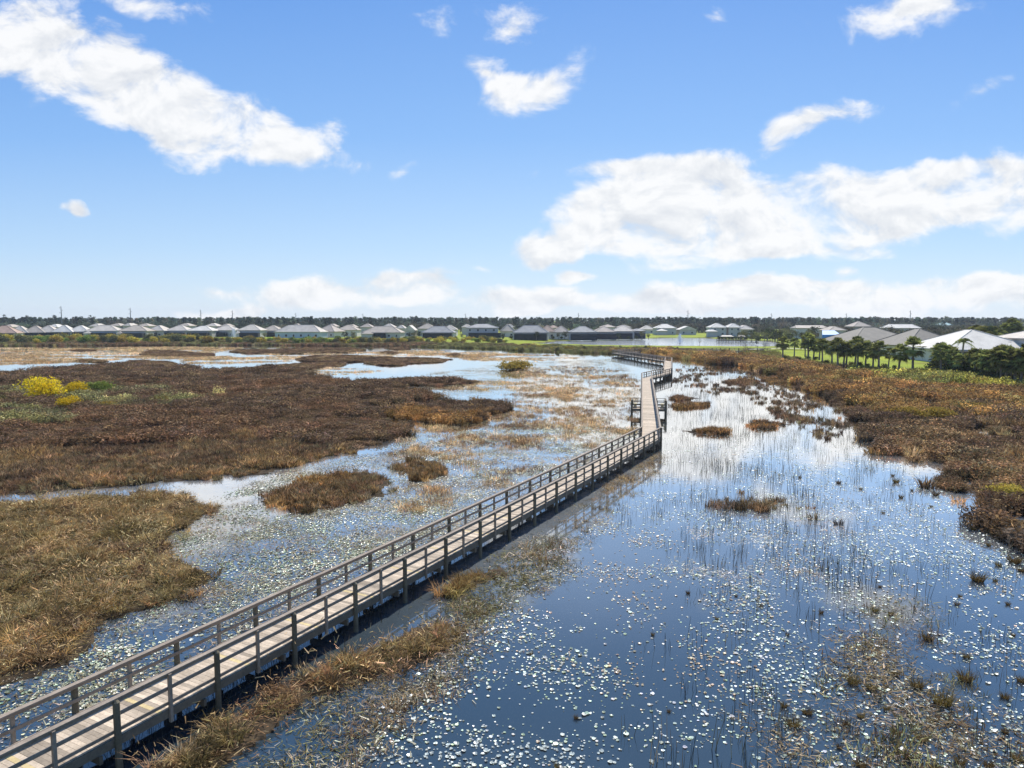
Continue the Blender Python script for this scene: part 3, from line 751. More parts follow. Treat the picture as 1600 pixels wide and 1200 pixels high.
# open water on the right: separate pale pads, thicker away from the clear pool
P = sample([RIGHTW], lambda y: min(50, 50 * (30 / y) ** .95), .5); P = P[rng.random(len(P)) < np.clip((90 - P[:, 1]) / 50, 0, 1)]
P = P[~inside(P, PF)]; P = P[~inside(P, PG)]
nz = fbm(P[:, 0] + 7, P[:, 1] + 3, 2.4, 4)
pool = np.exp(-(((P[:, 0] - at(960, 1000)[0]) / 5.) ** 2 + ((P[:, 1] - at(960, 1000)[1]) / 9.) ** 2))
P = P[rng.random(len(P)) < np.clip((nz - .38) * 3.4 + .15 - .18 * pool, .05, 1)]
vis = (np.abs(P[:, 0]) < P[:, 1] * .715) & (P[:, 1] > at(800, 1195)[1])
order = np.argsort(np.where(vis, np.hypot(P[:, 0], P[:, 1]), 1e6)); big = np.zeros(len(P), bool); big[order[:300]] = True
PADC = [(.27, .30, .22), (.36, .38, .31), (.42, .43, .38), (.22, .25, .15), (.33, .35, .28), (.26, .20, .12)]  # pad colours, whitened by the sky and sun glare painted into them
spread('lily_pads', 'pad', at3(P[~big], .004), np.clip(rng.lognormal(-.4, .34, len(P[~big])), .3, 1.4), PADC, 'pale round lily pads scattered over the dark open water', 'lily pads', tilt=.015)
for i, (x, y) in enumerate(P[big]):
    me = one_pad[i % 6]
    o = put('lily_pad', bpy.data.meshes[f'near_pad_{i % 6}'] if f'near_pad_{i % 6}' in bpy.data.meshes else me.copy(), None, (x, y, .006))
    if not o.data.name.startswith('near_pad'): o.data.name = f'near_pad_{i % 6}'
    o.rotation_euler = (0, 0, rng.uniform(0, 6.28)); s_ = float(np.clip(rng.lognormal(-.32, .34), .35, 1.4)); o.scale = (s_, s_, s_)
    tag(o, 'single pale round lily pad floating on the near edge of the open water', 'lily pad', 'pale lily pads floating nearest the viewer')
M_PAD1 = leafy('near_lily_pad', (.42, .45, .39), .1, gloss=.07, instanced=False, var=.3)  # near pads carry the same painted glare in their base colour
for i in range(6):
    if f'near_pad_{i}' in bpy.data.meshes: bpy.data.meshes[f'near_pad_{i}'].materials.clear(); bpy.data.meshes[f'near_pad_{i}'].materials.append(M_PAD1)
# brown floating scum near the boardwalk on the open side and in the lower right
EDGE = wpoly([(350, 1230), (450, 1120), (640, 1000), (760, 895), (850, 830), (950, 758), (1033, 705), (1035, 730), (960, 800), (900, 860), (850, 930), (780, 960), (740, 1050), (640, 1120), (560, 1260)], 0)
LOWR = wpoly([(1200, 1260), (1210, 1100), (1290, 1040), (1330, 960), (1420, 930), (1480, 1040), (1560, 1120), (1700, 1100), (1800, 1260)], 0)
SCUM2 = wpoly([(1120, 780), (1330, 800), (1340, 850), (1240, 960), (1180, 990), (1060, 940), (1040, 900)], 0)
P = np.vstack([sample([EDGE], lambda y: 16 * min(1, (45 / y)), .8), sample([LOWR], lambda y: 11, .8)])
nz = fbm(P[:, 0], P[:, 1], 1.8, 4); P = P[rng.random(len(P)) < np.clip((nz - .36) * 3.2, .04, 1)]
spread('floating_litter', 'litter', at3(P, .006), sz(P, .8, 1.5), [(.20, .15, .085), (.13, .09, .05), (.28, .24, .17), (.11, .10, .045)], 'brown floating plant litter along the open-water side', 'plant litter', tilt=.02)
P = off_deck(sample([EDGE], lambda y: 9 * min(1, 45 / y), .6)); nz = fbm(P[:, 0] + 3, P[:, 1], 2.4, 3); P = P[rng.random(len(P)) < np.clip((nz - .40) * 4, .03, .85)]
spread('stubble', 'straw', at3(P, 0), sz(P, .3, .75), [(.16, .10, .05), (.22, .15, .075), (.30, .21, .11), (.11, .08, .04)], 'brown stubble and dead stalks in the water beside the boardwalk posts', 'stubble', tint_noise=4.)
P = sample([LOWR], lambda y: 5, .8); nz = fbm(P[:, 0] + 8, P[:, 1], 1.6, 3); P = P[rng.random(len(P)) < np.clip((nz - .42) * 4, .02, .9)]
spread('stubble', 'straw', at3(P, 0), sz(P, .3, .9), [(.15, .125, .045), (.20, .16, .06), (.13, .085, .045), (.24, .22, .09)], 'olive brown stubble between the tussocks in the lower right water', 'stubble', tint_noise=3.)
P = sample([SCUM2], lambda y: 4 * min(1, (40 / y)), 1.)
nz = fbm(P[:, 0], P[:, 1], 2.2, 4); P = P[rng.random(len(P)) < np.clip((nz - .5) * 5, 0, 1)]
spread('floating_litter', 'litter', at3(P, .006), sz(P, .7, 1.3), [(.45, .37, .26), (.34, .26, .17), (.5, .47, .38)], 'pale pinkish litter floating between the reed stems', 'plant litter', tilt=.02)
# reed stems
P = off_deck(sample([RIGHTW], lambda y: 2.5 * min(1, (45 / y) ** .9), .4))
X = 800 + P[:, 0] / P[:, 1] * FPX
nz = fbm(P[:, 0], P[:, 1], 5., 4)
w = np.clip((X - 960) / 160, 0.015, 1) * np.where(P[:, 1] < 30, .55, 1.)
P = P[rng.random(len(P)) < np.clip((nz - .28) * 1.6, .02, .8) * w]
spread('reeds', 'stem', at3(P, 0), np.c_[sz(P, .8, 1.1, .1), sz(P, .8, 1.1, .1), sz(P, .35, 1.05)], [(.05, .05, .035), (.09, .07, .04), (.04, .05, .05)], 'thin dark reed stems standing in the water right of the boardwalk', 'reeds', tilt=.05)
U = wpoly([(0, 1140), (320, 1040), (620, 890), (860, 770), (1030, 690), (1030, 705), (870, 800), (700, 905), (460, 1050), (200, 1190)], 0)
P = sample([U], lambda y: 6 * min(1, 30 / y), .2); P = P[(seg_dist(P, PATHLINE, False) < 1.3)]
spread('reeds', 'stem', at3(P, 0), np.c_[sz(P, .5, .8), sz(P, .5, .8), sz(P, .3, .7)], [(.03, .035, .03), (.06, .05, .03)], 'short dark reed stems under the boardwalk deck', 'reeds', tilt=.15)
# herbs: olive patch in the big marsh, yellow-green growth before the palms
HERB = wpoly([(-200, 625), (0, 615), (60, 606), (180, 608), (270, 612), (300, 622), (240, 636), (160, 648), (60, 662), (-200, 680)])
P = sample([HERB], lambda y: 2.0, 5.); P = P[fbm(P[:, 0], P[:, 1], 5.) > .40]
spread('green_herbs', 'brush_far', at3(P), sz(P, .6, 1.15), [(.20, .18, .07), (.26, .225, .09), (.17, .155, .07), (.17, .135, .07)], 'olive green herbs among the dark brush round the yellow bushes', 'herbs')
HERB2 = wpoly([(1340, 586), (1420, 588), (1500, 592), (1600, 600), (1750, 615), (1750, 625), (1640, 622), (1560, 612), (1480, 607), (1400, 600), (1350, 594)])
P = sample([HERB2], lambda y: 1.9, 3.)
spread('green_herbs', 'brush_far', at3(P, .2), sz(P, .9, 1.8), [(.32, .29, .06), (.25, .235, .06), (.36, .32, .07), (.18, .165, .06)], 'yellow green herbs between the rusty brush and the palms', 'herbs')
HERB3 = wpoly([(1160, 552), (1205, 557), (1250, 566), (1300, 574), (1400, 582), (1500, 589), (1500, 585), (1400, 578), (1300, 570), (1250, 562), (1205, 552), (1160, 547)], .6)
P = sample([HERB3], lambda y: .6, 2.)
spread('green_herbs', 'brush_far', at3(P, .3), sz(P, .7, 1.2), [(.16, .14, .05), (.22, .2, .05), (.14, .10, .05)], 'olive weeds fringing the lawn along the right-hand shore', 'herbs')
# ------------------------------------------------------------------ boardwalk
DZ, RZ = .95, 2.0            # deck top, rail top
bw = empty('boardwalk', (0, 0, 0))
tag(bw, 'long weathered timber boardwalk with railings zigzagging across the marsh', 'boardwalk')
def resample(pts, step, start=0.):
    pts = [np.array(p) for p in pts]; L = [0]
    for a, b_ in zip(pts[:-1], pts[1:]): L.append(L[-1] + np.linalg.norm(b_ - a))
    L = np.array(L); s = np.arange(start, L[-1] - .02, step); P = np.array(pts)
    return np.c_[np.interp(s, L, P[:, 0]), np.interp(s, L, P[:, 1])], s, L[-1]
def tang(P):
    d = np.gradient(P, axis=0); return d / np.linalg.norm(d, axis=1)[:, None]
def offset(pts, off):
    """left = -off; mitred"""
    P = np.array(pts); d = P[1:] - P[:-1]; d /= np.linalg.norm(d, axis=1)[:, None]
    nr = np.c_[d[:, 1], -d[:, 0]]; o = []
    for i in range(len(P)):
        if i == 0: v = nr[0]
        elif i == len(P) - 1: v = nr[-1]
        else:
            v = nr[i - 1] + nr[i]; v = v / max(.35, (v @ nr[i]))
        o.append(P[i] + v * off)
    return np.array(o)
ALL = np.vstack([SEGS[0]] + [np.array(s[1:]) for s in SEGS[1:]])
Lside, Rside = offset(ALL, -HALF), offset(ALL, HALF)
LIP_L, LIP_R = offset(ALL, -HALF - .09), offset(ALL, HALF + .09)
corner_idx = [0]; k = len(SEGS[0]) - 1; corner_idx.append(k)
for s in SEGS[1:]: k += len(s) - 1; corner_idx.append(k)
deck = MB(); yel = []
rnd = random.Random(4)
for si in range(len(corner_idx) - 1):
    i0, i1 = corner_idx[si], corner_idx[si + 1]
    A, B = Lside[i0:i1 + 1], Rside[i0:i1 + 1]
    PA_, sA, LA = resample(ALL[i0:i1 + 1], .15)
    # interpolate both edges along the leg so boards fan round the mitres
    def edge(E, f):
        cl = np.concatenate([[0], np.cumsum(np.linalg.norm(np.diff(ALL[i0:i1 + 1], axis=0), axis=1))]); cl /= cl[-1]
        return np.array([np.interp(f, cl, E[:, 0]), np.interp(f, cl, E[:, 1])])
    nb = len(sA); far_leg = si >= 4
    step = 1 if not far_leg else 3
    for j in range(0, nb, step):
        f0, f1 = j / nb, min(1, (j + step) / nb); g = .007 / .15 / nb * (1 if not far_leg else 0)
        a0, a1, b0, b1 = edge(A, f0), edge(A, f1 - g), edge(B, f0), edge(B, f1 - g)
        h = rnd.uniform(0, .005)
        V = [(*a0, DZ - .04), (*b0, DZ - .04), (*b1, DZ - .04), (*a1, DZ - .04), (*a0, DZ + h), (*b0, DZ + h), (*b1, DZ + h), (*a1, DZ + h)]
        F = [(0, 3, 2, 1), (4, 5, 6, 7), (0, 1, 5, 4), (1, 2, 6, 5), (2, 3, 7, 6), (3, 0, 4, 7)]
        seq = j % 21
        if si == 0 and seq == 3 and a0[1] < 40 and a0[1] > 14:
            yb = MB(); yb.mesh(V, F, .5 + rnd.uniform(-.3, .3)); yel.append(yb)
        else: deck.mesh(V, F, min(1, max(0, rnd.gauss(.5, .28))))
deck.build('deck', M_DECK, bw)
for yb in yel: tag(yb.build('yellow_board', M_YBOARD, bw), 'yellow board set across the grey deck')
def along(E, z, w, h, name, mat, gap=0.):
    for si in range(len(corner_idx) - 1):
        Q = E[corner_idx[si]:corner_idx[si + 1] + 1]
        P_, s_, L_ = resample(Q, 3.2 if si else 3.2)
        P_ = np.vstack([P_, Q[-1]]); mb = MB()
        for a, b_ in zip(P_[:-1], P_[1:]):
            if np.linalg.norm(b_ - a) > .05: mb.beam((*a, z), (*b_, z), w, h, rnd.uniform(.3, .7))
        mb.build(name, mat, bw)
for E, sg in ((offset(ALL, -HALF + .0), -1), (offset(ALL, HALF - .0), 1)):
    along(E, RZ - .02, .16, .045, 'handrail', M_RAIL)
    along(offset(ALL, sg * (HALF + .0)), RZ - .095, .045, .10, 'rail_fascia', M_RAIL)
    along(offset(ALL, sg * HALF), DZ + .56, .045, .095, 'mid_rail', M_RAIL)
    along(offset(ALL, sg * HALF), DZ + .13, .045, .095, 'bottom_rail', M_RAIL)
    along(offset(ALL, sg * (HALF + .022)), DZ - .165, .05, .24, 'stringer', M_BEAM)
bigp, smallp, caps = [], [], []
for si in range(len(corner_idx) - 1):
    for E, sg in ((LIP_L, -1), (LIP_R, 1)):
        Q = E[corner_idx[si]:corner_idx[si + 1] + 1]
        # phase the posts of the first leg on the nearest surveyed post
        st = 0.05
        if si == 0:
            cl = np.concatenate([[0], np.cumsum(np.linalg.norm(np.diff(Q, axis=0), axis=1))])
            st = float(np.interp(near[0][1] if sg > 0 else far[0][1] - .0, Q[:, 1], cl)) % 3.2
        P_, s_, L_ = resample(Q, 1.6, st); T_ = tang(P_) if len(P_) > 1 else np.array([[0, 1.]])
        for j, (p, tt) in enumerate(zip(P_, T_)):
            (bigp if j % 2 == 0 else smallp).append((p, tt, sg))
        if si < 5: bigp.append((Q[-1], T_[-1], sg))
for si in range(len(corner_idx) - 1):
    Q = ALL[corner_idx[si]:corner_idx[si + 1] + 1]
    P_, s_, L_ = resample(Q, 3.2, 1.0 if si else float(np.interp(near[0][1], Q[:, 1], np.concatenate([[0], np.cumsum(np.linalg.norm(np.diff(Q, axis=0), axis=1))]))) % 3.2)
    if len(P_) > 1:
        for p, tt in zip(P_, tang(P_)): caps.append((p, tt))
def post(mb, p, tt, sg, big):
    px_ = np.array([tt[1], -tt[0]]) * sg
    if big:
        q = p + px_ * .0; r0 = .095
        pts = [(q[0], q[1], -.7), (q[0], q[1], RZ - .10), (q[0] + px_[0] * -.02, q[1] + px_[1] * -.02, RZ - .05)]
        mb.tube(pts, [r0, r0 * .95, r0 * .55], 8)
    else:
        mb.box((p[0] - px_[0] * .02, p[1] - px_[1] * .02, (DZ - .42 + RZ - .045) / 2), (.09, .09, RZ - .045 - DZ + .42), (tt[0], tt[1], 0))
def posts(lst, name, big, mat):
    lst = sorted(lst, key=lambda q: (q[0][1] < 17) * 1e4 + np.hypot(*q[0]))
    rest = MB()
    for i, (p, tt, sg) in enumerate(lst):
        if i < 99:
            mb = MB(); post(mb, p, tt, sg, big); mb.build(name, mat, bw)
        else: post(rest, p, tt, sg, big)
    if rest.v: tag(rest.build(name, mat, bw), kind='stuff')
posts(bigp, 'support_post', True, M_POST)
posts(smallp, 'rail_post', False, M_RAIL)
mbc = []
for p, tt in caps[:200]:
    nn = np.array([tt[1], -tt[0]]); mb = MB()
    a, b_ = p - nn * (HALF + .12), p + nn * (HALF + .12)
    mb.beam((*a, DZ - .39), (*b_, DZ - .39), .09, .22, None); mbc.append((p, mb))
mbc.sort(key=lambda q: (q[0][1] < 17) * 1e4 + np.hypot(*q[0]))
restc = MB()
for i, (p, mb) in enumerate(mbc):
    if i < 99: mb.build('cross_beam', M_BEAM, bw)
    else: restc.mesh(mb.v, mb.f)
if restc.v: tag(restc.build('cross_beam', M_BEAM, bw), kind='stuff')
# two bays with a bench each, off the second leg
u2 = (c2e - c1[-1]) / np.linalg.norm(c2e - c1[-1]); n2_ = np.array([u2[1], -u2[0]])
tb = (89.5 - c1[-1][1]) / u2[1]; bc = c1[-1] + u2 * tb
for sg, side in ((-1, 'left'), (1, 'right')):
    c0 = bc + n2_ * sg * (HALF + .12); c1_ = c0 + n2_ * sg * 1.15; m = (c0 + c1_) / 2
    fl = MB()
    for j in range(18):
        q = m + u2 * (j - 8.5) * .15
        fl.box((*q, DZ - .03), (.14, 1.2, .05), (*u2, 0))
    bay = fl.build('bay_deck', M_DECK, bw)
    for s_ in (-1, 1):
        a, b_ = c0 + u2 * s_ * 1.38, c1_ + u2 * s_ * 1.38
        for z, w, h in ((RZ - .02, .14, .05), (DZ + .56, .045, .1), (DZ + .15, .045, .1), (DZ - .17, .05, .26)):
            mb = MB(); mb.beam((*a, z), (*b_, z), w, h); mb.build('bay_rail', M_BEAM, bw)
    a, b_ = c1_ - u2 * 1.38, c1_ + u2 * 1.38
    for z, w, h in ((RZ - .02, .14, .05), (DZ + .56, .045, .1), (DZ + .15, .045, .1), (DZ - .17, .05, .26)):
        mb = MB(); mb.beam((*a, z), (*b_, z), w, h); mb.build('bay_rail', M_BEAM, bw)
    for q in (c0 - u2 * 1.42, c0 + u2 * 1.42, c1_ - u2 * 1.42, c1_ + u2 * 1.42, c1_):
        mb = MB(); mb.tube([(*q, -.7), (*q, RZ - .06)], .12, 8); mb.build('bay_post', M_POST, bw)
    be = empty('bench', (*m, DZ), math.atan2(u2[1], u2[0]))
    tag(be, f'pale timber bench in the boardwalk bay on the {"channel" if sg < 0 else "reedy open-water"} side', 'bench')
    def bb(name, items):
        mb = MB()
        for c, d in items: mb.box(c, d)
        return mb.build(name, M_BENCH, be)
    bb('seat', [((.2, sg * -1 * dy, .44), (1.7, .13, .045)) for dy in (-.02, .13, .28)])
    bb('backrest', [((.2, sg * -.42, .62 + .15 * k_), (1.7, .04, .12)) for k_ in range(3)])
    for x in (-.5, .9): bb('leg', [((x, sg * -.15, .21), (.08, .34, .42))])

# ------------------------------------------------------------------ houses
def house(x0, x1, ytop, yeave, Y, roof='tan', wall='white', stories=1, depth=13., turn=0., lanai=None, label='', group=None, win=True, base=1.25, ridge=.45, gable=False, over=.5, wing=None):
    """a hip roofed house; x0,x1 the ends of its eaves and its heights as surveyed, at distance Y"""
    X0, X1 = at_y(x0, Y), at_y(x1, Y); w = X1 - X0 - 2 * over; cx = at_y((x0 + x1) / 2, Y + depth / 2)
    zr, ze = hz(ytop, Y + depth / 2) - base, hz(yeave, Y) - base
    ze = max(2.5, ze); zr = max(zr, ze + 1.2)
    h = empty('house', (cx, Y + depth / 2, base), turn); tag(h, label, 'house', group)
    hw, hd = w / 2, depth / 2
    mb = MB()
    mb.mesh([(-hw, -hd, -.6), (hw, -hd, -.6), (hw, hd, -.6), (-hw, hd, -.6), (-hw, -hd, ze), (hw, -hd, ze), (hw, hd, ze), (-hw, hd, ze)],
            [(0, 1, 5, 4), (1, 2, 6, 5), (2, 3, 7, 6), (3, 0, 4, 7)])
    mb.build('wall', M_WALLS[wall], h)
    if wing is None and lanai and lanai[0] >= .2 and Y > 380: wing = (.0, lanai[0] - .03, 2.5, min(ze - .35, 2.7), min(ze - .35, 2.7) + 1.3)
    ew, ed = hw + over, hd + over; rw = ew * ridge if w > depth else 0.4; rd = 0. if w >= depth else max(.2, ed - ew * .9)
    if w > depth: rw = max(.3, ew - ed * .95) if ridge == .45 else ew * ridge
    r = MB()
    if not gable:
        r.mesh([(-ew, -ed, ze), (ew, -ed, ze), (ew, ed, ze), (-ew, ed, ze), (-rw, -rd, zr), (rw, -rd, zr), (rw, rd + .05, zr), (-rw, rd + .05, zr)],
               [(0, 1, 5, 4), (1, 2, 6, 5), (2, 3, 7, 6), (3, 0, 4, 7), (4, 5, 6, 7)])
    else:
        r.mesh([(-ew, -ed, ze), (ew, -ed, ze), (ew, ed, ze), (-ew, ed, ze), (0, -ed, zr), (0, ed, zr)], [(0, 4, 5, 3), (1, 2, 5, 4), (0, 1, 4), (2, 3, 5)])
    # eave board round the roof edge and under it
    r.mesh([(-ew, -ed, ze - .22), (ew, -ed, ze - .22), (ew, ed, ze - .22), (-ew, ed, ze - .22), (-ew, -ed, ze), (ew, -ed, ze), (ew, ed, ze), (-ew, ed, ze)],
           [(0, 1, 5, 4), (1, 2, 6, 5), (2, 3, 7, 6), (3, 0, 4, 7), (3, 2, 1, 0)])
    ro = r.build('roof', M_ROOF[roof], h)
    cap = MB()       # ridge and hip tiles
    if not gable:
        for sx in (-1, 1):
            for sy in (-1, 1): cap.beam((sx * ew, sy * ed, ze + .05), (sx * rw, sy * max(rd, .02), zr + .05), .35, .12)
        cap.beam((-rw, 0, zr + .05), (rw, 0, zr + .05), .35, .12)
    else: cap.beam((0, -ed, zr + .05), (0, ed, zr + .05), .35, .12)
    cap.build('ridge_cap', M_ROOF[roof], ro)
    if Y < 240:
        for (vx, f) in ((-.45, .4), (.1, .55), (.5, .35)):
            v = MB(); v.box((vx * hw, -ed * (1 - f), ze + (zr - ze) * f + .12), (.8, .5, .22)); v.build('roof_vent', M_BRONZE, ro)
    if win:
        for s_ in range(stories):
            zc = 1.5 + 3. * s_
            if zc + .7 > ze: continue
            n_ = max(2, int(w / 4.2))
            for j in range(n_):
                xw = -hw + w * (j + .5) / n_
                if lanai and s_ == 0 and lanai[0] * w - hw - 1 < xw < lanai[1] * w - hw + 1: continue
                fr = MB(); ww = 1.5 if j % 2 else 1.1
                for dx, dz_, bw_, bh in ((-ww / 2, 0, .1, 1.5), (ww / 2, 0, .1, 1.5), (0, .7, ww, .1), (0, -.7, ww + .2, .12)): fr.box((xw + dx, -hd - .03, zc + dz_), (bw_, .12, bh))
                fo = fr.build('window', M_TRIM, h)
                pn = MB(); pn.box((xw, -hd - .005, zc), (ww - .06, .05, 1.36)); pn.build('pane', M_GLASS, fo)
    if lanai:
        a, b_ = lanai[0] * w - hw, lanai[1] * w - hw; dp = lanai[2]; zl = min(ze - .25, 2.9)
        sc = MB(); sc.mesh([(a, -hd - dp, -.6), (b_, -hd - dp, -.6), (b_, -hd - .02, -.6), (a, -hd - .02, -.6), (a, -hd - dp, zl), (b_, -hd - dp, zl), (b_, -hd - .02, zl), (a, -hd - .02, zl)],
                          [(0, 1, 5, 4), (1, 2, 6, 5), (3, 0, 4, 7), (4, 5, 6, 7)])
        so = sc.build('screen_enclosure', M_SCREEN, h)
        fr = MB(); k_ = max(2, int((b_ - a) / 2.4))
        for j in range(k_ + 1): fr.box((a + (b_ - a) * j / k_, -hd - dp - .03, zl / 2 - .3), (.08, .07, zl + .6))
        for z in (zl, zl * .4): fr.box(((a + b_) / 2, -hd - dp - .045, z), (b_ - a + .1, .06, .08))
        fr.build('screen_frame', M_BRONZE, so)
    if wing:      # a lower roof piece in front: (x from, x to, depth, eave, ridge) as fractions of the front
        a, b_, dp, z0, z1 = wing; a, b_ = a * w - hw, b_ * w - hw
        wg = MB(); e = .4
        wg.mesh([(a, -hd - dp, -.6), (b_, -hd - dp, -.6), (b_, -hd, -.6), (a, -hd, -.6), (a, -hd - dp, z0), (b_, -hd - dp, z0), (b_, -hd, z0), (a, -hd, z0)], [(0, 1, 5, 4), (1, 2, 6, 5), (3, 0, 4, 7)])
        wo = wg.build('wing', M_WALLS[wall], h)
        wr = MB(); mx = (a + b_) / 2; q = min((b_ - a) / 2, dp) * .9
        wr.mesh([(a - e, -hd - dp - e, z0), (b_ + e, -hd - dp - e, z0), (b_ + e, -hd + 3, z0), (a - e, -hd + 3, z0), (mx - .1, -hd - dp + q, z1), (mx + .1, -hd - dp + q, z1), (mx + .1, -hd + 3, z1), (mx - .1, -hd + 3, z1)],
                [(0, 1, 5, 4), (1, 2, 6, 5), (3, 0, 4, 7), (4, 5, 6, 7), (2, 3, 7, 6)])
        wr.mesh([(a - e, -hd - dp - e, z0 - .2), (b_ + e, -hd - dp - e, z0 - .2), (b_ + e, -hd + 3, z0 - .2), (a - e, -hd + 3, z0 - .2), (a - e, -hd - dp - e, z0), (b_ + e, -hd - dp - e, z0), (b_ + e, -hd + 3, z0), (a - e, -hd + 3, z0)], [(0, 1, 5, 4), (1, 2, 6, 5), (3, 0, 4, 7), (3, 2, 1, 0)])
        wr.build('wing_roof', M_ROOF[roof], wo)
    return h
BK = 'pale roofed houses in the back rows across the marsh'
BL = 'pale hip roof showing over the front row of houses across the marsh'
# front row across the marsh, from the left
house(-60, -14, 507, 519, 420, 'tan', label='tan roofed house cut by the photo edge beyond the shrub belt'); 
house(-8, 34, 508.5, 520.5, 405, 'terracotta', 'cream', turn=.35, lanai=(.3, .9, 3), label='first house on the left edge, striped tan and terracotta roof')
house(24, 52, 509.5, 520, 432, 'pale', 'cream', turn=.35, lanai=(.1, .8, 3), label='pale roofed house just right of the terracotta roof at the left edge')
house(46, 78, 509, 519.5, 436, 'tan', 'white', turn=.3, lanai=(.2, .8, 3), label='tan roofed house between two pale roofs near the first tall pole')
house(66, 98, 508.5, 519, 440, 'pale', 'white', turn=.3, lanai=(.2, .9, 3), label='pale roofed house left of the second tall utility pole')
house(92, 122, 508, 518.5, 440, 'white', 'white', turn=.25, lanai=(.1, .9, 3), label='white roofed house at the foot of the second tall utility pole')
house(116, 148, 508.5, 518, 445, 'white', 'white', turn=.2, lanai=(.2, .9, 3), label='white roofed house right of the second tall utility pole')
house(145, 194, 508, 517, 440, 'pale', 'blue', turn=.15, lanai=(.25, .95, 4), label='pale roofed house with wide dark screened porch before the third pole')
house(196, 240, 508.5, 517, 430, 'tan', 'white', turn=.1, lanai=(.2, .95, 4), label='tan roofed house with black screened porch under the third pole')
house(240, 268, 508.5, 516.5, 445, 'pale', 'white', lanai=(.1, .6, 3), label='pale roofed house with narrow dark porch right of the third pole')
house(268, 304, 508, 516.5, 450, 'pale', 'white', lanai=(.1, .9, 4), label='pale roofed house with dark porch left of the fourth pole')
house(302, 342, 509, 516.5, 445, 'white', 'grey', lanai=(.1, .9, 4), label='white roofed house with dark porch under the fourth pole')
house(340, 376, 508, 516, 455, 'pale', 'white', lanai=(.2, .7, 3), label='pale roofed house behind the white fountain plume on the left')
house(378, 416, 507, 516, 440, 'pale', 'white', lanai=(.2, 1., 4), label='pale roofed house with black screened porch right of the left fountain')
house(414, 446, 508.5, 516.5, 455, 'tan', 'cream', lanai=(.3, .8, 3), label='small tan roofed house left of the broad white-walled house')
house(436, 511, 507.5, 518.5, 425, 'pale', 'blue', turn=-.12, label='broad pale roofed house with plain pale blue side wall')
house(500, 536, 507.5, 518, 440, 'rose', 'cream', turn=-.3, label='rose beige roofed house right of the pale blue walled house')
house(530, 564, 507.5, 515.5, 470, 'tan', 'cream', label='small tan roofed house behind palms, left of the porch-centred white house')
house(570, 632, 509.5, 519.5, 420, 'tan', 'white', lanai=(.32, .62, 2.), turn=-.05, label='white house with tan hip roof and black porch in the middle of its front')
house(634, 652, 508, 516, 470, 'white', 'white', gable=True, label='small white gabled house between two tan hip roofs')
house(661, 713, 509.5, 519.5, 420, 'grey', 'cream', lanai=(.06, .96, 3.), turn=-.05, label='grey tan hip roofed house with full-width black screened porch')
house(654, 684, 505.5, 513.5, 470, 'tan', 'white', stories=2, label='white two-storey house rising behind the full-width porch house')
house(692, 716, 508, 515, 480, 'pale', 'cream', label='pale roofed house peeking over the right end of the porch house')
house(728, 780, 506, 512, 440, 'grey', 'white', stories=2, depth=14, lanai=(.1, 1.1, 6.), label='white two-storey house with grey hip roof and low black pool cage')
house(781, 806, 506.5, 517.5, 450, 'tan', 'cream', label='tan roofed house between the two-storey pool-cage house and dark tan roof')
house(801, 858, 508, 519.5, 405, 'grey', 'cream', lanai=(.05, .97, 4.), turn=-.08, label='dark tan hip roofed house left of the terracotta roofs')
house(842, 868, 508.5, 518, 425, 'terracotta', 'cream', label='left one of two adjoining terracotta roofs across the marsh')
house(862, 890, 509.5, 519, 420, 'rose', 'cream', label='right one of two adjoining terracotta roofs across the marsh')
house(887, 931, 509.5, 519, 400, 'grey', 'grey', lanai=(.02, .98, 4.), label='grey roofed house with black screens right of the terracotta roofs')
house(924, 960, 510, 518.5, 415, 'rose', 'cream', lanai=(.1, .98, 4.), label='rose grey roofed house with black screens, second from the pond end of its row')
house(954, 991, 508, 517.5, 425, 'pale', 'cream', lanai=(.1, .95, 4.), turn=-.2, label='pale hip roofed house with black screens at the pond end of its row')
house(985, 1006, 513.5, 517, 430, 'grey', 'grey', lanai=(.1, .9, 2.), label='low grey porch roof at the very end of the screened row')
house(998, 1020, 508.5, 514.5, 560, 'pale', 'cream', label='small pale roofed house standing apart left of the two-storey pond houses')
house(1020, 1053, 506, 512.5, 520, 'white', 'white', stories=2, depth=12, wing=(0, .5, 4, 3., 4.4), label='white two-storey house at the far pond bank, left of the fountain')
house(1056, 1084, 509.5, 515, 520, 'white', 'white', depth=12, gable=True, label='white single-storey gabled house directly behind the pond fountain')
house(1104, 1130, 505, 511.5, 480, 'white', 'white', stories=2, depth=12, wing=(-.3, .3, 4, 3.2, 4.6), label='white two-storey house with low wing behind the fishing pier')
house(1131, 1153, 505.5, 511.5, 480, 'white', 'white', stories=2, depth=12, label='taller half of the white house pair behind the fishing pier')
house(1148, 1171, 508, 514.5, 478, 'pale', 'cream', label='low pale roofed house joined right of the white two-storey pair')
back = None
for (x0, x1, yt, ye, rf) in ((14, 34, 506.8, 511, 'tan'), (84, 104, 506.5, 511, 'white'), (150, 168, 505.5, 510, 'pale'), (180, 200, 505.2, 509, 'tan'), (202, 216, 505, 509, 'pale'), (222, 244, 505.5, 509.5, 'tan'),
                             (286, 306, 505, 509, 'tan'), (328, 348, 505, 509.5, 'pale'), (352, 366, 506, 510, 'tan'), (457, 477, 505.7, 511, 'tan'), (515, 530, 506, 510, 'rose'), (545, 560, 507, 511, 'tan'),
                             (566, 586, 505.8, 511, 'rose'), (600, 620, 505.8, 511, 'pale'), (622, 636, 508, 513, 'pale'), (722, 738, 506.5, 511, 'pale'), (856, 872, 508.2, 512, 'terracotta'), (936, 960, 507, 511, 'rose'), (962, 984, 507.5, 511.5, 'tan'), (790, 804, 506.5, 511, 'pale')):
    house(x0, x1, yt, ye, 520, rf, 'white', depth=12, win=False, label=BL, group=BK)
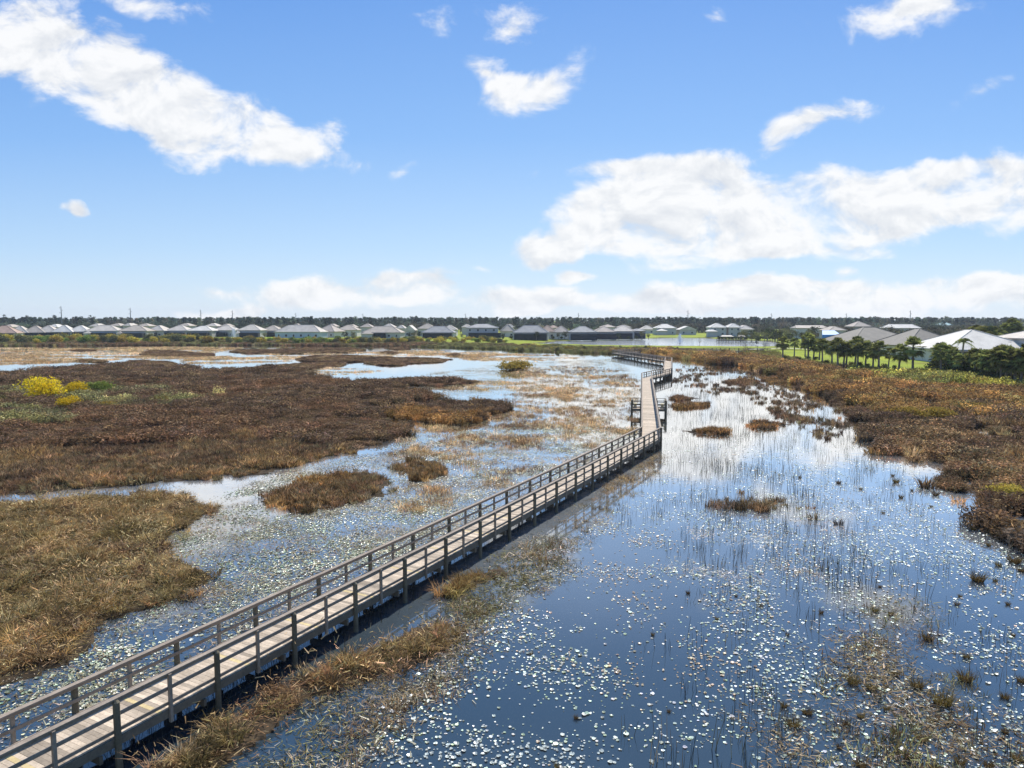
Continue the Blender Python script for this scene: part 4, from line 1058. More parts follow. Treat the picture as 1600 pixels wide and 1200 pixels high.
# right side, from the far ones forward
house(1235, 1286, 508, 512.5, 420, 'tan', 'cream', depth=10, ridge=.8, win=False, label='long low beige roof far behind the palms on the right')
hb = house(1283, 1312, 510, 516, 300, 'tan', 'white', depth=10, label='tan roofed house beside the bright blue tarp')
tb_ = MB(); yb_ = 292.; xa, xb = at_y(1282, yb_), at_y(1311, yb_)
z0, z1 = hz(523, yb_), hz(516.5, yb_)
tb_.mesh([(xa, yb_, z0), (xb, yb_, z0), (xb - .5, yb_ + 5, z1), (xa + 2, yb_ + 5, z1), (xa, yb_, 1.2), (xb, yb_, 1.2), (xb - .5, yb_ + 5, 1.2), (xa + 2, yb_ + 5, 1.2)],
         [(0, 1, 2, 3), (0, 4, 5, 1), (1, 5, 6, 2), (3, 7, 4, 0), (2, 6, 7, 3)])
tag(tb_.build('blue_tarp', M_TARP), 'bright blue tarp covered structure before the tan roof', 'tarp')
house(1322, 1352, 502.5, 510, 380, 'rose', 'grey', stories=2, depth=10, gable=False, label='two-storey house with beige roof topping the brown roofs')
house(1376, 1428, 506.5, 512.5, 430, 'white', 'white', depth=10, ridge=.7, win=False, label='bright white roofed house behind the two brown hip roofs')
house(1458, 1480, 503.5, 508, 640, 'mint', 'white', depth=8, win=False, label='tiny pale mint pyramid roof near the horizon on the right')
house(1296, 1412, 511, 534, 250, 'brown', 'grey', depth=22, turn=.1, lanai=(.1, .5, 4), label='broad brown hip roofed house behind the row of palms', wing=(.5, .8, 3, 2.8, 4.0))
house(1378, 1482, 514, 540, 208, 'brown', 'cream', depth=19, turn=.06, lanai=(.3, .75, 5), label='darker brown hip roofed house with black screened porch behind the palms')
house(1436, 1584, 515.5, 546.5, 180, 'white', 'cream', depth=24, turn=-.1, lanai=(.02, .8, 4), label='large white tile hip roofed house behind the palm grove')
house(1536, 1572, 521, 535, 235, 'pale', 'white', depth=12, label='pale roofed house peeking between the white roof and right edge house')
house(1572, 1680, 513, 529, 178, 'pale', 'white', stories=2, depth=14, label='white two-storey house with row of dark windows at the right edge', wing=(-.2, .9, 5, 3.0, 4.5))

# ------------------------------------------------------------------ trees and shrubs
def copies(maker_list, name, cat, parts, spots, label, group, smin=.85, smax=1.15, flat_=None):
    """every plant is a thing: an Empty with its parts; first of each mesh pair built, the rest copied"""
    first = {}
    for i, s in enumerate(spots):
        x, y, z = s[0], s[1], s[2]; k_ = s[3] if len(s) > 3 else random.uniform(smin, smax)
        lab = s[4] if len(s) > 4 and s[4] else label
        v = i % len(maker_list)
        if v not in first:
            o = empty(name, (x, y, z))
            for nm, me in zip(parts, maker_list[v]): put(nm, me, o)
            freeze_kids(o); first[v] = o
        else:
            o = first[v].copy(); COL.objects.link(o)
            for ch in KIDS[first[v].name]:
                c = ch.copy(); COL.objects.link(c); c.parent = o
        o.location = (x, y, z); o.rotation_euler = (0, 0, random.uniform(0, 6.28)); o.scale = (k_, k_, k_)
        o['label'] = lab; o['category'] = cat
        if flat_: o.scale = (k_, k_, k_ * flat_)
        if group: o['group'] = group
# belt of shrubs in front of the houses across the marsh
SH = [shrub_meshes(f'shrub_{i}', 3.4, 4.6, 900, .26, m) for i, m in enumerate((M_YGR, M_OLV, M_YGR, M_GRN, M_OLV))]
sp = []
for i in range(270):
    px = random.uniform(-60, 790); Y = random.uniform(350, 402)
    k_ = random.uniform(.7, 1.3) * (1.1 if px < 330 else .8)
    sp.append((at_y(px, Y), Y, .3, k_))
copies(SH, 'shrub', 'shrub', ('foliage', 'stems'), sp, 'yellow green shrub in the belt between the far marsh and the houses', 'shrubs in the belt before the left houses')
sp = []
for i in range(26):
    px = random.uniform(800, 1060); Y = random.uniform(270, 300); sp.append((at_y(px, Y), Y, .3, random.uniform(.22, .5)))
copies(SH[:3], 'shrub', 'shrub', ('foliage', 'stems'), sp, 'small shrub on the bank between the marsh and the fountain pond', 'shrubs on the pond bank')
# dark shrubs and trees around the houses
OAK = [oak_meshes(f'oak_{i}', 7, 6.5, M_HEDGE if i % 2 else M_OLV, 700) for i in range(4)]
sp = []
for px in (416, 540, 553, 640, 648, 655, 722, 785, 806, 838, 872, 882, 922, 966, 1002, 1012):
    Y = random.uniform(398, 412); sp.append((at_y(px, Y), Y, 1.1, random.uniform(.5, .75)))
copies(OAK, 'garden_tree', 'tree', ('trunk', 'crown'), sp, 'dark garden tree standing between the front row of houses', 'garden trees between the front houses')
sp = []
for i in range(46):
    px = 1155 + i * 2.6 + random.uniform(-3, 3); Y = random.uniform(330, 455); sp.append((at_y(px, Y), Y, 1.1, random.uniform(.5, .95)))
copies(OAK, 'garden_tree', 'tree', ('trunk', 'crown'), sp, 'dark tree in the wooded bank right of the fishing pier', 'trees right of the fishing pier')
HG = [shrub_meshes(f'hedge_{i}', 1.7, 3.2, 420, .16, M_HEDGE) for i in range(2)]
sp = [(at_y(px, 408), 408, 1.2, 1.) for px in list(range(1122, 1166, 5)) + list(range(1170, 1216, 5))]
copies(HG, 'hedge_shrub', 'shrub', ('foliage', 'stems'), sp, 'clipped dark shrub in the hedge behind the fishing pier', 'hedge behind the fishing pier')
sp = [(at_y(px, 414), 414, 1.2, random.uniform(.7, 1.1)) for px in range(786, 1000, 13)]
copies(HG, 'hedge_shrub', 'shrub', ('foliage', 'stems'), sp, 'dark shrub at the foot of the black screened porches', 'shrubs under the screened porches')
# palms on the right shore
PM = [palm_meshes(f'palm_{i}', h, 2.0, 46) for i, h in enumerate((4.2, 4.8, 4.0, 4.5, 3.6))]
G1 = 'cabbage palms lining the lawn before the brown roofs'
def palm_spot(px, ybase, ytop, lab=None):
    q = at(px, ybase, 1.0); Y = q[1]; H = hz(ytop, Y) - 1.0
    return (q[0], Y, .95, H / 5.6, lab)
sp = [palm_spot(1223, 560, 527, 'lone cabbage palm at the pond end of the palm row'), palm_spot(1241, 556, 531), palm_spot(1258, 556, 530), palm_spot(1263, 561, 524, 'tallest cabbage palm in the clump left of the brown roofs'), palm_spot(1271, 561, 527), palm_spot(1280, 561, 531),
      palm_spot(1285, 566, 533), palm_spot(1300, 567, 533), palm_spot(1309, 571, 532), palm_spot(1318, 571, 533), palm_spot(1322, 571, 535), palm_spot(1336, 571, 531), palm_spot(1340, 572, 534), palm_spot(1352, 572, 536), palm_spot(1364, 574, 536), palm_spot(1373, 575, 534),
      palm_spot(1388, 574, 547, 'short cabbage palm in a gap of the palm row'), palm_spot(1404, 582, 538, 'cabbage palm left of the tallest single palm before the black porch'), palm_spot(1426, 583, 532, 'tall single cabbage palm before the black screened porch')]
copies(PM, 'cabbage_palm', 'palm', ('trunk', 'crown'), sp, 'cabbage palm in the row along the lawn before the brown roofs', G1)
sp = []
for px, yb, yt in ((1462, 584, 548), (1470, 586, 541), (1478, 584, 539), (1486, 583, 546), (1495, 588, 550), (1512, 588, 553), (1522, 590, 549), (1532, 592, 546), (1541, 594, 551), (1549, 595, 545), (1556, 596, 553), (1564, 598, 546), (1571, 599, 541), (1579, 599, 549), (1586, 601, 543), (1594, 602, 550), (1602, 603, 544), (1616, 604, 546), (1632, 604, 550), (1468, 580, 552), (1505, 582, 556), (1527, 586, 556), (1560, 590, 556), (1588, 594, 556)):
    sp.append(palm_spot(px, yb, yt))
copies(PM, 'cabbage_palm', 'palm', ('trunk', 'crown'), sp, 'cabbage palm in the dense dark grove before the white roof', 'palms in the dense grove at the right edge')
UND = [shrub_meshes(f'under_{i}', 2.2, 3.0, 520, .17, m) for i, m in enumerate((M_HEDGE, M_OLV, M_HEDGE))]
sp = []
for i in range(44):
    px = random.uniform(1455, 1640); b_ = 584 + (px - 1460) * .14 - random.uniform(0, 6); q = at(px, b_, 1.0); sp.append((q[0], q[1], .9, random.uniform(.6, 1.25)))
copies(UND, 'understory_shrub', 'shrub', ('foliage', 'stems'), sp, 'dark shrub under the dense palm grove at the right edge', 'shrubs under the palm grove')
sp = []
for px, b_ in ((1248, 562), (1262, 562), (1274, 562), (1292, 567), (1330, 571), (1345, 572), (1356, 573), (1382, 575), (1398, 576), (1226, 560)):
    q = at(px, b_, 1.0); sp.append((q[0], q[1], .9, random.uniform(.35, .6)))
copies(UND, 'understory_shrub', 'shrub', ('foliage', 'stems'), sp, 'low dark shrub at the foot of the palm row', 'shrubs under the palm row')
FP = [feather_palm_meshes('feather_palm_a', 4.6, 2.2), feather_palm_meshes('feather_palm_b', 4.6, 3.6)]
q = at(1503, 572, 1.)
copies(FP[:1], 'feather_palm', 'palm', ('trunk', 'crown'), [(q[0], q[1], 1., (hz(526, q[1]) - 1) / 5.6)], 'slender arching feather palm standing out against the white roof', None)
copies(FP[1:], 'feather_palm', 'palm', ('trunk', 'crown'), [(at_y(1526, 225), 225, 1.2, 1.6), (at_y(1541, 222), 222, 1.2, 1.55), (at_y(1551, 226), 226, 1.2, 1.4)], 'leafy feather palm rising behind the ridge of the white roof', 'feather palms behind the white roof')
PM2 = PM[:3]
copies(PM2, 'cabbage_palm', 'palm', ('trunk', 'crown'), [(at_y(px, 240), 240, 1.2, k_) for px, k_ in ((1566, 1.7), (1574, 1.75), (1582, 1.6))], 'tall palm behind the right edge house', 'tall palms behind the right edge house')
# yellow bushes in the marsh
YB = [shrub_meshes('yellow_bush_a', 2.1, 3.6, 2800, .10, M_YEL, 12), shrub_meshes('yellow_bush_b', 2.1, 3.4, 2800, .10, M_YEL, 12)]
GB = [shrub_meshes('green_bush', 1.7, 3.6, 2400, .10, M_GRN, 12)]
YG = [shrub_meshes('yellow_green_bush', 1.25, 3.6, 2400, .10, M_YGR, 12)]
def bush(px, yb, rx, lst, lab, wide=3.6, flat_=None):
    q = at(px, yb, .05); W_ = 2 * rx / FPX * q[1]
    copies(lst, 'bush', 'bush', ('foliage', 'stems'), [(q[0], q[1], 0., 1.28 * W_ / wide)], lab, None, flat_=flat_)
bush(70, 627, 25, YB, 'largest bright yellow bush in the dark marsh, left of the others')
bush(117, 619, 17, YB[1:], 'bright yellow bush between the large yellow and the green bush')
bush(105, 641, 15, YB[:1], 'low bright yellow bush in front of the other yellow bushes')
bush(126, 633, 9, YG, 'small yellow green bush squeezed between the yellow bushes')
bush(162, 616, 20, GB, 'rounded green bush right of the yellow bushes in the marsh')
bush(170, 640, 17, YG, 'faint yellow green bush in front of the rounded green bush')
bush(258, 628, 13, YG, 'small yellow green bush apart at the right end of the herb patch')
bush(809, 577, 24, YG, 'yellow green bush island alone in the far bright water', flat_=.72)
bush(1303, 612, 13, YG, 'small yellow green bush on the rusty right-hand bank')
bush(1418, 655, 24, YG, 'left half of the low yellow green thicket on the dark right bank')
bush(1462, 655, 24, YG, 'right half of the low yellow green thicket on the dark right bank')
bush(1578, 778, 26, YG, 'yellow topped bush at the right edge above the sedge shore')
bush(1530, 642, 16, YG, 'yellow green bush among rust brush near the right edge')
# bare saplings by the shore
SAP = []
for i in range(2):
    mb = MB(); f = MB(); mb.tube([(0, 0, -.3), (.05, 0, 1.8), (0, .05, 3.6)], [.09, .06, .03], 6)
    for k_ in range(14):
        z = random.uniform(1.4, 3.5); a = random.uniform(0, 6.28); e = (math.cos(a) * .7, math.sin(a) * .7, z + .6); mb.tube([(0, 0, z), e], [.03, .012], 4); leaves(f, e, (.25, .25, .25), 9, .09)
    SAP.append((mb.data(f'sapling_{i}_trunk', M_BARK), f.data(f'sapling_{i}_crown', M_OLV)))
sp = []
for px, b_, t_ in ((1164, 552, 535), (1195, 553, 535), (1093, 541, 528), (1183, 552, 540)):
    q = at(px, b_, .6); sp.append((q[0], q[1], .6, (hz(t_, q[1]) - .6) / 3.9))
copies(SAP, 'sapling', 'tree', ('trunk', 'crown'), sp, 'thin dark sapling standing between the pond and the reddish shore', 'saplings by the pond')

# sedge tussocks standing in the water, lower right
TU = []
for i in range(5):
    a_ = tuft(230, .78, .33, .022, .95, 1.05); TU.append((a_.data(f'tussock_{i}_blades', M_TUS),))
def tussocks(lst, label, group):
    for i, (px, py, r_) in enumerate(lst):
        q = at(px, py + r_ * .55, 0.); k_ = 2 * r_ / FPX * q[1] / 1.5
        o = put('sedge_tussock', TU[i % 5][0], None, (q[0], q[1], 0)); o.rotation_euler = (0, 0, random.uniform(0, 6.28)); o.scale = (k_, k_, k_ * random.uniform(.8, 1.1))
        tag(o, label, 'tussock', group)
for a in ((1472, 1087, 26, 'biggest golden sedge tussock standing in the lower right water'), (1508, 1052, 20, 'shaggy tussock with a side tuft, upper right of the biggest one'),
          (1432, 1064, 17, 'round sedge tussock just left of the biggest golden one'), (1450, 993, 12, 'dark round tussock alone in open water above the tussock group'), (1528, 899, 17, 'dark brown tussock in open water nearest the right shore'),
          (1367, 950, 10, 'dark tussock left of a smaller one, in the pad-strewn water'), (1392, 957, 7, 'small dark tussock paired with a larger one in the pad-strewn water')):
    tussocks([a[:3]], a[3], None)
tussocks([(1333, 1060, 15), (1362, 1070, 13), (1400, 1050, 9), (1345, 1115, 10), (1322, 1128, 9), (1400, 1140, 12), (1440, 1150, 13), (1345, 1190, 14), (1500, 1185, 15), (1545, 1190, 14), (1420, 1180, 10), (1570, 1085, 11), (1595, 1060, 10), (1570, 1140, 9), (1385, 1105, 8), (1240, 1125, 17), (1262, 1108, 13), (1225, 1100, 9), (1460, 1195, 12), (1590, 1180, 14), (1312, 1165, 8)],
         'ragged brown sedge tussock among floating pads in the lower right corner', 'tussocks in the lower right corner')
tussocks([(1510, 1023, 9), (1495, 942, 6), (1500, 930, 5), (1375, 915, 5), (1575, 942, 6), (1583, 990, 6), (1560, 880, 8), (1585, 872, 14), (1596, 888, 9), (1400, 750, 8), (1408, 775, 6), (1310, 752, 6), (1462, 770, 8), (1360, 700, 6), (1395, 742, 4), (1425, 765, 4), (1345, 763, 4), (1455, 790, 4), (1520, 825, 6), (1545, 850, 6), (1430, 715, 5), (1555, 905, 6), (1250, 745, 4), (1380, 800, 4)],
         'small dark sedge tussock in the reedy water off the right shore', 'small tussocks off the right shore')
tussocks([(1283, 955, 6), (1190, 945, 5), (1120, 965, 5), (900, 1120, 6), (1150, 930, 4), (830, 1020, 5), (1045, 1110, 5), (870, 1195, 7), (1230, 990, 5), (1020, 990, 5), (1075, 925, 5)],
         'thin brown sedge sprout among pale pads in the open water', 'sedge sprouts in the open water')

# far woods: one mass, with the trees that stand clear of it as things
FT = [pine_meshes(f'far_pine_{i}', 14, M_TREE, 300, 1.7) for i in range(4)] + [oak_meshes(f'far_oak_{i}', 9, 9, M_TREE, 330, 1.6) for i in range(4)]
def joined(name, a, b_):
    import bmesh
    bm = bmesh.new(); bm.from_mesh(a); n0 = len(bm.faces); bm.from_mesh(b_); me = bpy.data.meshes.new(name); bm.to_mesh(me); bm.free()
    me.materials.append(a.materials[0]); me.materials.append(b_.materials[0])
    mi = np.zeros(len(me.polygons), np.int32); mi[n0:] = 1; me.polygons.foreach_set('material_index', mi); return me
proto('pine', [joined(f'pine_mass_{i}', *FT[i]) for i in range(4)])
proto('oak', [joined(f'oak_mass_{i}', *FT[4 + i]) for i in range(4)])
def band(n, y0, y1, xlo=-.85, xhi=.85):
    Y = rng.uniform(y0, y1, n); return np.c_[rng.uniform(xlo, xhi, n) * Y, Y, np.full(n, 1.1)]
DK = [(.065, .08, .055), (.085, .095, .06), (.06, .074, .052), (.11, .10, .07)]
P = band(3600, 640, 1150); spread('woods', 'pine', P, rng.uniform(.72, 1.0, len(P)), DK, 'dark line of distant pine woods along the horizon', 'woods', tilt=.03, tint_noise=60.)
P = band(2600, 600, 900); spread('woods', 'oak', P, rng.uniform(.6, 1.1, len(P)), DK, 'lower dark broadleaf woods behind the houses', 'woods', tilt=.03, tint_noise=60.)
P = band(900, 330, 640, .33, .9); P = P[(P[:, 1] > 520) | (P[:, 0] / P[:, 1] > .42)]
spread('woods', 'oak', P, rng.uniform(.4, .85, len(P)), [(.06, .062, .035), (.10, .085, .055), (.12, .10, .06), (.05, .06, .03)], 'brown and olive scrub woods behind the right-hand houses', 'woods', tilt=.03, tint_noise=30.)
P = band(300, 560, 680, .16, .36)
spread('woods', 'oak', P, rng.uniform(.5, 1., len(P)), [(.07, .07, .04), (.11, .095, .065), (.05, .06, .035)], 'brownish scrub woods behind the pond houses', 'woods', tilt=.03, tint_noise=30.)
PIN = [pine_meshes(f'pine_{i}', 15, M_PINE, 500, 1.3) for i in range(4)]
sp = []
for px, yt in ((12, 491), (48, 492), (90, 492), (132, 493), (148, 492), (206, 494.5), (250, 494), (268, 494), (300, 495), (327, 494.5), (361, 496), (385, 495), (418, 495.5), (446, 495), (490, 493.5), (518, 494), (548, 494.5), (580, 495.5), (618, 494), (645, 493), (652, 493), (680, 495), (760, 495.5), (804, 496), (862, 496), (985, 495), (1030, 494.5), (1062, 493.5), (1120, 495), (1180, 495), (1262, 495), (1362, 493), (1450, 495), (1500, 494.5), (1506, 495), (1570, 494.5)):
    Y = random.uniform(640, 760); sp.append((at_y(px, Y), Y, 1.1, (hz(yt, Y) - 1.1) / 15.5))
copies(PIN, 'pine_tree', 'tree', ('trunk', 'crown'), sp, 'dark pine standing a little above the distant woods', 'pines along the horizon')

# utility poles
def upole(px, ytop, Y, lab):
    H = hz(ytop, Y) - 1.; o = empty('utility_pole', (at_y(px, Y), Y, 1.)); tag(o, lab, 'utility pole')
    mb = MB(); mb.tube([(0, 0, -.5), (0, 0, H * .5), (0, 0, H)], [.55, .42, .26], 8); mb.build('pole', M_CONC, o)
    for k_ in range(3):
        z = H - 1.5 - 2.2 * k_; s_ = 1 if k_ % 2 else -1
        mb = MB(); mb.beam((0, 0, z), (s_ * 1.5, 0, z + .3), .14, .14); mb.tube([(s_ * 1.5, 0, z + .3), (s_ * 1.5, 0, z - .5)], .11, 6); mb.build('insulator_arm', M_BRONZE, o)
for px, yt, Y, lab in ((5, 475, 640, 'tall grey utility pole at the left edge of the skyline'), (102, 478.5, 650, 'thickest grey utility pole, second from the left on the skyline'), (209, 481, 700, 'grey utility pole above the black porch houses, third from left'),
                       (318, 484, 760, 'grey utility pole, fourth from the left on the skyline'), (367, 485, 780, 'grey utility pole above the left fountain plume'), (465, 489, 900, 'thin utility pole above the pale blue walled house'),
                       (569, 490, 950, 'thin utility pole above the rose roofs left of centre'), (728, 490, 950, 'thin utility pole above the white two-storey house'), (903, 489, 900, 'thin utility pole above the terracotta roofs'),
                       (1072.5, 485, 800, 'tall thin utility pole above the pond fountain'), (1202, 489.5, 950, 'short thin utility pole right of the pond houses'), (1318, 489.5, 900, 'thin utility pole above the two-storey beige roof'), (1417, 485, 760, 'tall utility pole above the bright white roof')):
    upole(px, yt, Y, lab)

# fountains
def fountain(px, ybase, ytop, Y, lab, n=420):
    H = hz(ytop, Y); o = empty('fountain', (at_y(px, Y), Y, 0)); tag(o, lab, 'fountain')
    mb = MB()
    for i in range(n):
        a = random.uniform(0, 6.28); v = H * random.uniform(.5, 1.); R_ = H * random.uniform(.05, .42); t0 = random.uniform(0.02, .95); t1 = min(1, t0 + random.uniform(.05, .14))
        f = lambda t: Vector((math.cos(a) * R_ * t, math.sin(a) * R_ * t, 4 * v * t * (1 - t)))
        p, q = f(t0), f(t1); s_ = Vector((-math.sin(a), math.cos(a), 0)) * random.uniform(.02, .07)
        mb.poly([p - s_, p + s_, q + s_, q - s_])
    mb.build('spray', M_SPRAY, o)
    nz_ = MB(); nz_.tube([(0, 0, -.3), (0, 0, .15), (0, 0, .3)], [.5, .45, .12], 10); nz_.build('nozzle', M_BRONZE, o)
fountain(1061, 536, 520, 360, 'white fountain plume rising from the pond')
fountain(368, 526, 509.5, 400, 'white fountain plume among shrubs before the left houses', 300)

# fishing pier in the pond
Yp = at(1140, 535.5, 0)[1]; xa, xb = at_y(1119, Yp), at_y(1162, Yp)
pr = empty('fishing_pier', ((xa + xb) / 2, Yp, 0)); tag(pr, 'dark timber fishing pier with benches standing in the pond', 'pier')
hw = (xb - xa) / 2
mb = MB()
for j in range(int(2 * hw / .3)): mb.box((-hw + .15 + j * .3, 0, 1.2), (.28, 3.6, .08))
mb.build('deck', M_BEAM, pr)
for s_ in (-1, 1):
    for j in range(9):
        mb = MB(); x = -hw + .1 + (2 * hw - .2) * j / 8; mb.tube([(x, s_ * 1.75, -.6), (x, s_ * 1.75, 2.3)], .11, 6); mb.build('post', M_POST, pr)
    for z in (2.3, 1.85, 1.5):
        mb = MB(); mb.beam((-hw, s_ * 1.75, z), (hw, s_ * 1.75, z), .12, .08); mb.build('rail', M_POST, pr)
    mb = MB(); mb.beam((-hw, s_ * 1.7, 1.02), (hw, s_ * 1.7, 1.02), .1, .25); mb.build('beam', M_BEAM, pr)
for cx_, w_ in ((-hw * .35, 7.), (hw * .72, 4.5)):
    mb = MB(); z0 = 3.3; mb.mesh([(cx_ - w_ / 2, -1.9, z0), (cx_ + w_ / 2, -1.9, z0), (cx_ + w_ / 2, 1.9, z0), (cx_ - w_ / 2, 1.9, z0), (cx_ - w_ / 3, 0, z0 + .7), (cx_ + w_ / 3, 0, z0 + .7)], [(0, 1, 5, 4), (2, 3, 4, 5), (1, 2, 5), (3, 0, 4), (3, 2, 1, 0)])
    sh_ = mb.build('shade_roof', M_BRONZE, pr)
    for dx in (-.45, .45):
        for s_ in (-1, 1): mb = MB(); mb.box((cx_ + dx * w_, s_ * 1.6, (z0 + 1.2) / 2), (.12, .12, z0 - 1.24)); mb.build('roof_post', M_POST, sh_)
mb = MB(); mb.mesh([(hw, -1.7, 1.22), (hw, 1.7, 1.22), (hw + 9, 10, 1.25), (hw + 9, 6.5, 1.25), (hw, -1.7, 1.05), (hw, 1.7, 1.05), (hw + 9, 10, 1.05), (hw + 9, 6.5, 1.05)], [(0, 3, 2, 1), (4, 5, 6, 7), (0, 4, 7, 3), (1, 2, 6, 5), (0, 1, 5, 4), (3, 7, 6, 2)]); mb.build('gangway', M_BEAM, pr)

# ------------------------------------------------------------------ sky with clouds, sun, camera
SUN_AZ, SUN_EL = R(20), R(50)
w = bpy.data.worlds.new('World'); S.world = w; w.use_nodes = True
t = w.node_tree
for n in list(t.nodes): t.nodes.remove(n)
sky = N(t, 'ShaderNodeTexSky', sky_type='NISHITA', sun_disc=False, sun_elevation=SUN_EL, sun_rotation=SUN_AZ, air_density=1.0, dust_density=.3, ozone_density=2.2)
M_ = lambda op, a, b_=0., c=None, clamp=False: N(t, 'ShaderNodeMath', operation=op, use_clamp=clamp, ins={0: a, 1: b_, **({2: c} if c is not None else {})}).outputs[0]
d = N(t, 'ShaderNodeSeparateXYZ', ins={0: N(t, 'ShaderNodeTexCoord').outputs['Generated']})
ay = M_('MAXIMUM', M_('ABSOLUTE', d.outputs['Y']), .08)
u = M_('DIVIDE', d.outputs['X'], ay); v = M_('DIVIDE', d.outputs['Z'], ay)
uv = N(t, 'ShaderNodeCombineXYZ', ins={0: u, 1: v, 2: 0.}).outputs[0]
# noise space: stretched toward the horizon
ns = N(t, 'ShaderNodeCombineXYZ', ins={0: M_('MULTIPLY', u, 1.0), 1: M_('MULTIPLY', v, 1.55), 2: .37}).outputs[0]
warp = N(t, 'ShaderNodeTexNoise', ins={'Vector': ns, 'Scale': 5., 'Detail': 3.})
wv = N(t, 'ShaderNodeVectorMath', operation='MULTIPLY_ADD', ins={0: warp.outputs['Color'], 1: (.10, .07, 0), 2: N(t, 'ShaderNodeVectorMath', operation='SUBTRACT', ins={0: uv, 1: (.05, .035, 0)}).outputs[0]}).outputs[0]
def duv(px, py):
    x = (px - 800) / FPX; y = -(py - 600) / FPX
    dy = math.cos(PITCH) + y * math.sin(PITCH); dz = -math.sin(PITCH) + y * math.cos(PITCH)
    return x / dy, dz / dy
CL = [  # px, py, rx, ry, weight, tilt deg
    (20, 45, 110, 50, .75, 0), (130, 115, 190, 75, 1.2, -12), (260, 150, 210, 80, 1.25, -18), (290, 222, 130, 48, 1.0, -6), (400, 205, 150, 52, .85, -18), (470, 225, 110, 38, .65, -10), (522, 195, 34, 30, .8, 0), (260, 18, 90, 36, .75, -8), (50, 15, 120, 30, .6, 0),
    (840, 145, 85, 42, 1.1, 10), (760, 108, 85, 32, .85, -22), (815, 45, 75, 60, .55, -20), (700, 28, 60, 36, .5, 20), (900, 80, 50, 40, .5, -40), (1140, 28, 26, 40, .5, 20),
    (1390, 18, 130, 46, .95, 8), (1480, 5, 90, 30, .6, 0),
    (1270, 190, 120, 28, 1.1, 14), (1240, 225, 70, 26, .45, 0), (1200, 240, 40, 18, .6, 0), (1540, 140, 80, 20, .42, 15), (630, 258, 30, 16, .45, 0), (123, 319, 24, 14, 1.2, 0),
    (960, 258, 140, 22, .55, 6), (1090, 262, 140, 30, .6, 0), (1020, 300, 170, 60, .95, 0), (1120, 340, 270, 70, 1.2, 0), (1000, 355, 170, 55, 1.15, 0), (1300, 335, 250, 70, 1.4, 4), (1280, 262, 90, 50, .7, 20), (1280, 325, 110, 60, .6, 0), (1440, 310, 210, 55, 1.1, 8), (1560, 285, 190, 62, 1.3, 4), (1590, 340, 120, 40, .9, 0), (1440, 254, 36, 14, .6, 0),
    (1180, 390, 240, 26, .7, 0), (1060, 418, 120, 18, .6, 0), (824, 397, 50, 36, 1.7, 10), (880, 386, 38, 28, 1.4, 0), (892, 432, 52, 18, 1.4, 0), (1312, 421, 34, 12, .7, 0), (1390, 400, 120, 14, .4, 0), (750, 422, 18, 8, .5, 0),
    (520, 456, 190, 30, 1.3, 3), (648, 440, 85, 30, 1.5, 0), (690, 468, 60, 22, .6, 0), (330, 456, 62, 16, .75, 0), (330, 487, 110, 14, .9, 0), (375, 482, 40, 14, .9, 0), (815, 466, 125, 28, 1.5, 0), (850, 480, 90, 16, .8, 0),
    (1000, 478, 120, 24, .9, 3), (1100, 464, 180, 30, 1.1, 0), (1200, 455, 160, 28, 1.15, 0), (1420, 452, 230, 34, 1.2, 0), (1340, 475, 300, 22, .85, 0), (1590, 448, 90, 30, 1.1, 0), (1000, 490, 250, 10, .6, 0)]
acc = None; low = None
for px, py, rx, ry, wt, tl in CL:
    u0, v0 = duv(px, py)
    mp = N(t, 'ShaderNodeMapping', vector_type='TEXTURE', ins={'Vector': wv, 'Location': (u0, v0, 0), 'Rotation': (0, 0, R(tl)), 'Scale': (rx / FPX * 1.08, ry / FPX * 1.05, 1)})
    g = N(t, 'ShaderNodeTexGradient', gradient_type='SPHERICAL', ins={'Vector': mp.outputs[0]})
    acc = M_('MULTIPLY', g.outputs['Fac'], wt) if acc is None else M_('MULTIPLY_ADD', g.outputs['Fac'], wt, acc)
f1 = N(t, 'ShaderNodeTexNoise', ins={'Vector': ns, 'Scale': 10., 'Detail': 12., 'Roughness': .62, 'Distortion': .3})
off = N(t, 'ShaderNodeVectorMath', operation='ADD', ins={0: ns, 1: (.006, .022, 0)}).outputs[0]
f2 = N(t, 'ShaderNodeTexNoise', ins={'Vector': off, 'Scale': 10., 'Detail': 8., 'Roughness': .58, 'Distortion': .3})
core = M_('MINIMUM', acc, .92)
f3 = N(t, 'ShaderNodeTexNoise', ins={'Vector': ns, 'Scale': 3.6, 'Detail': 2., 'Roughness': .5})
dens = M_('ADD', M_('ADD', M_('MULTIPLY', core, 1.1), M_('MULTIPLY', M_('SUBTRACT', f3.outputs['Fac'], .5), .5)), M_('MULTIPLY', M_('SUBTRACT', f1.outputs['Fac'], .5), 2.6))
# keep the noise from making clouds where there is no cloud mass
gate = N(t, 'ShaderNodeMapRange', ins={0: acc, 1: .02, 2: .22, 3: 0., 4: 1.}, interpolation_type='SMOOTHSTEP').outputs[0]
mask = N(t, 'ShaderNodeMapRange', ins={0: dens, 1: .28, 2: .98, 3: 0., 4: 1.}, interpolation_type='SMOOTHSTEP').outputs[0]
mask = M_('MULTIPLY', mask, gate, clamp=True)
shade = M_('ADD', M_('MULTIPLY', M_('SUBTRACT', f1.outputs['Fac'], f2.outputs['Fac']), 3.6), .62)
shade = M_('SUBTRACT', shade, M_('MULTIPLY', M_('MAXIMUM', M_('SUBTRACT', dens, .75), 0.), .22), clamp=True)
ccol = ramp(t, shade, [(.0, (.78, .81, .86)), (.45, (.93, .945, .965)), (.75, (1.05, 1.05, 1.05))])
CLOUD_GAIN = 6.3; SKY_STR = .1
cg = N(t, 'ShaderNodeVectorMath', operation='SCALE', ins={0: ccol, 3: CLOUD_GAIN}).outputs[0]
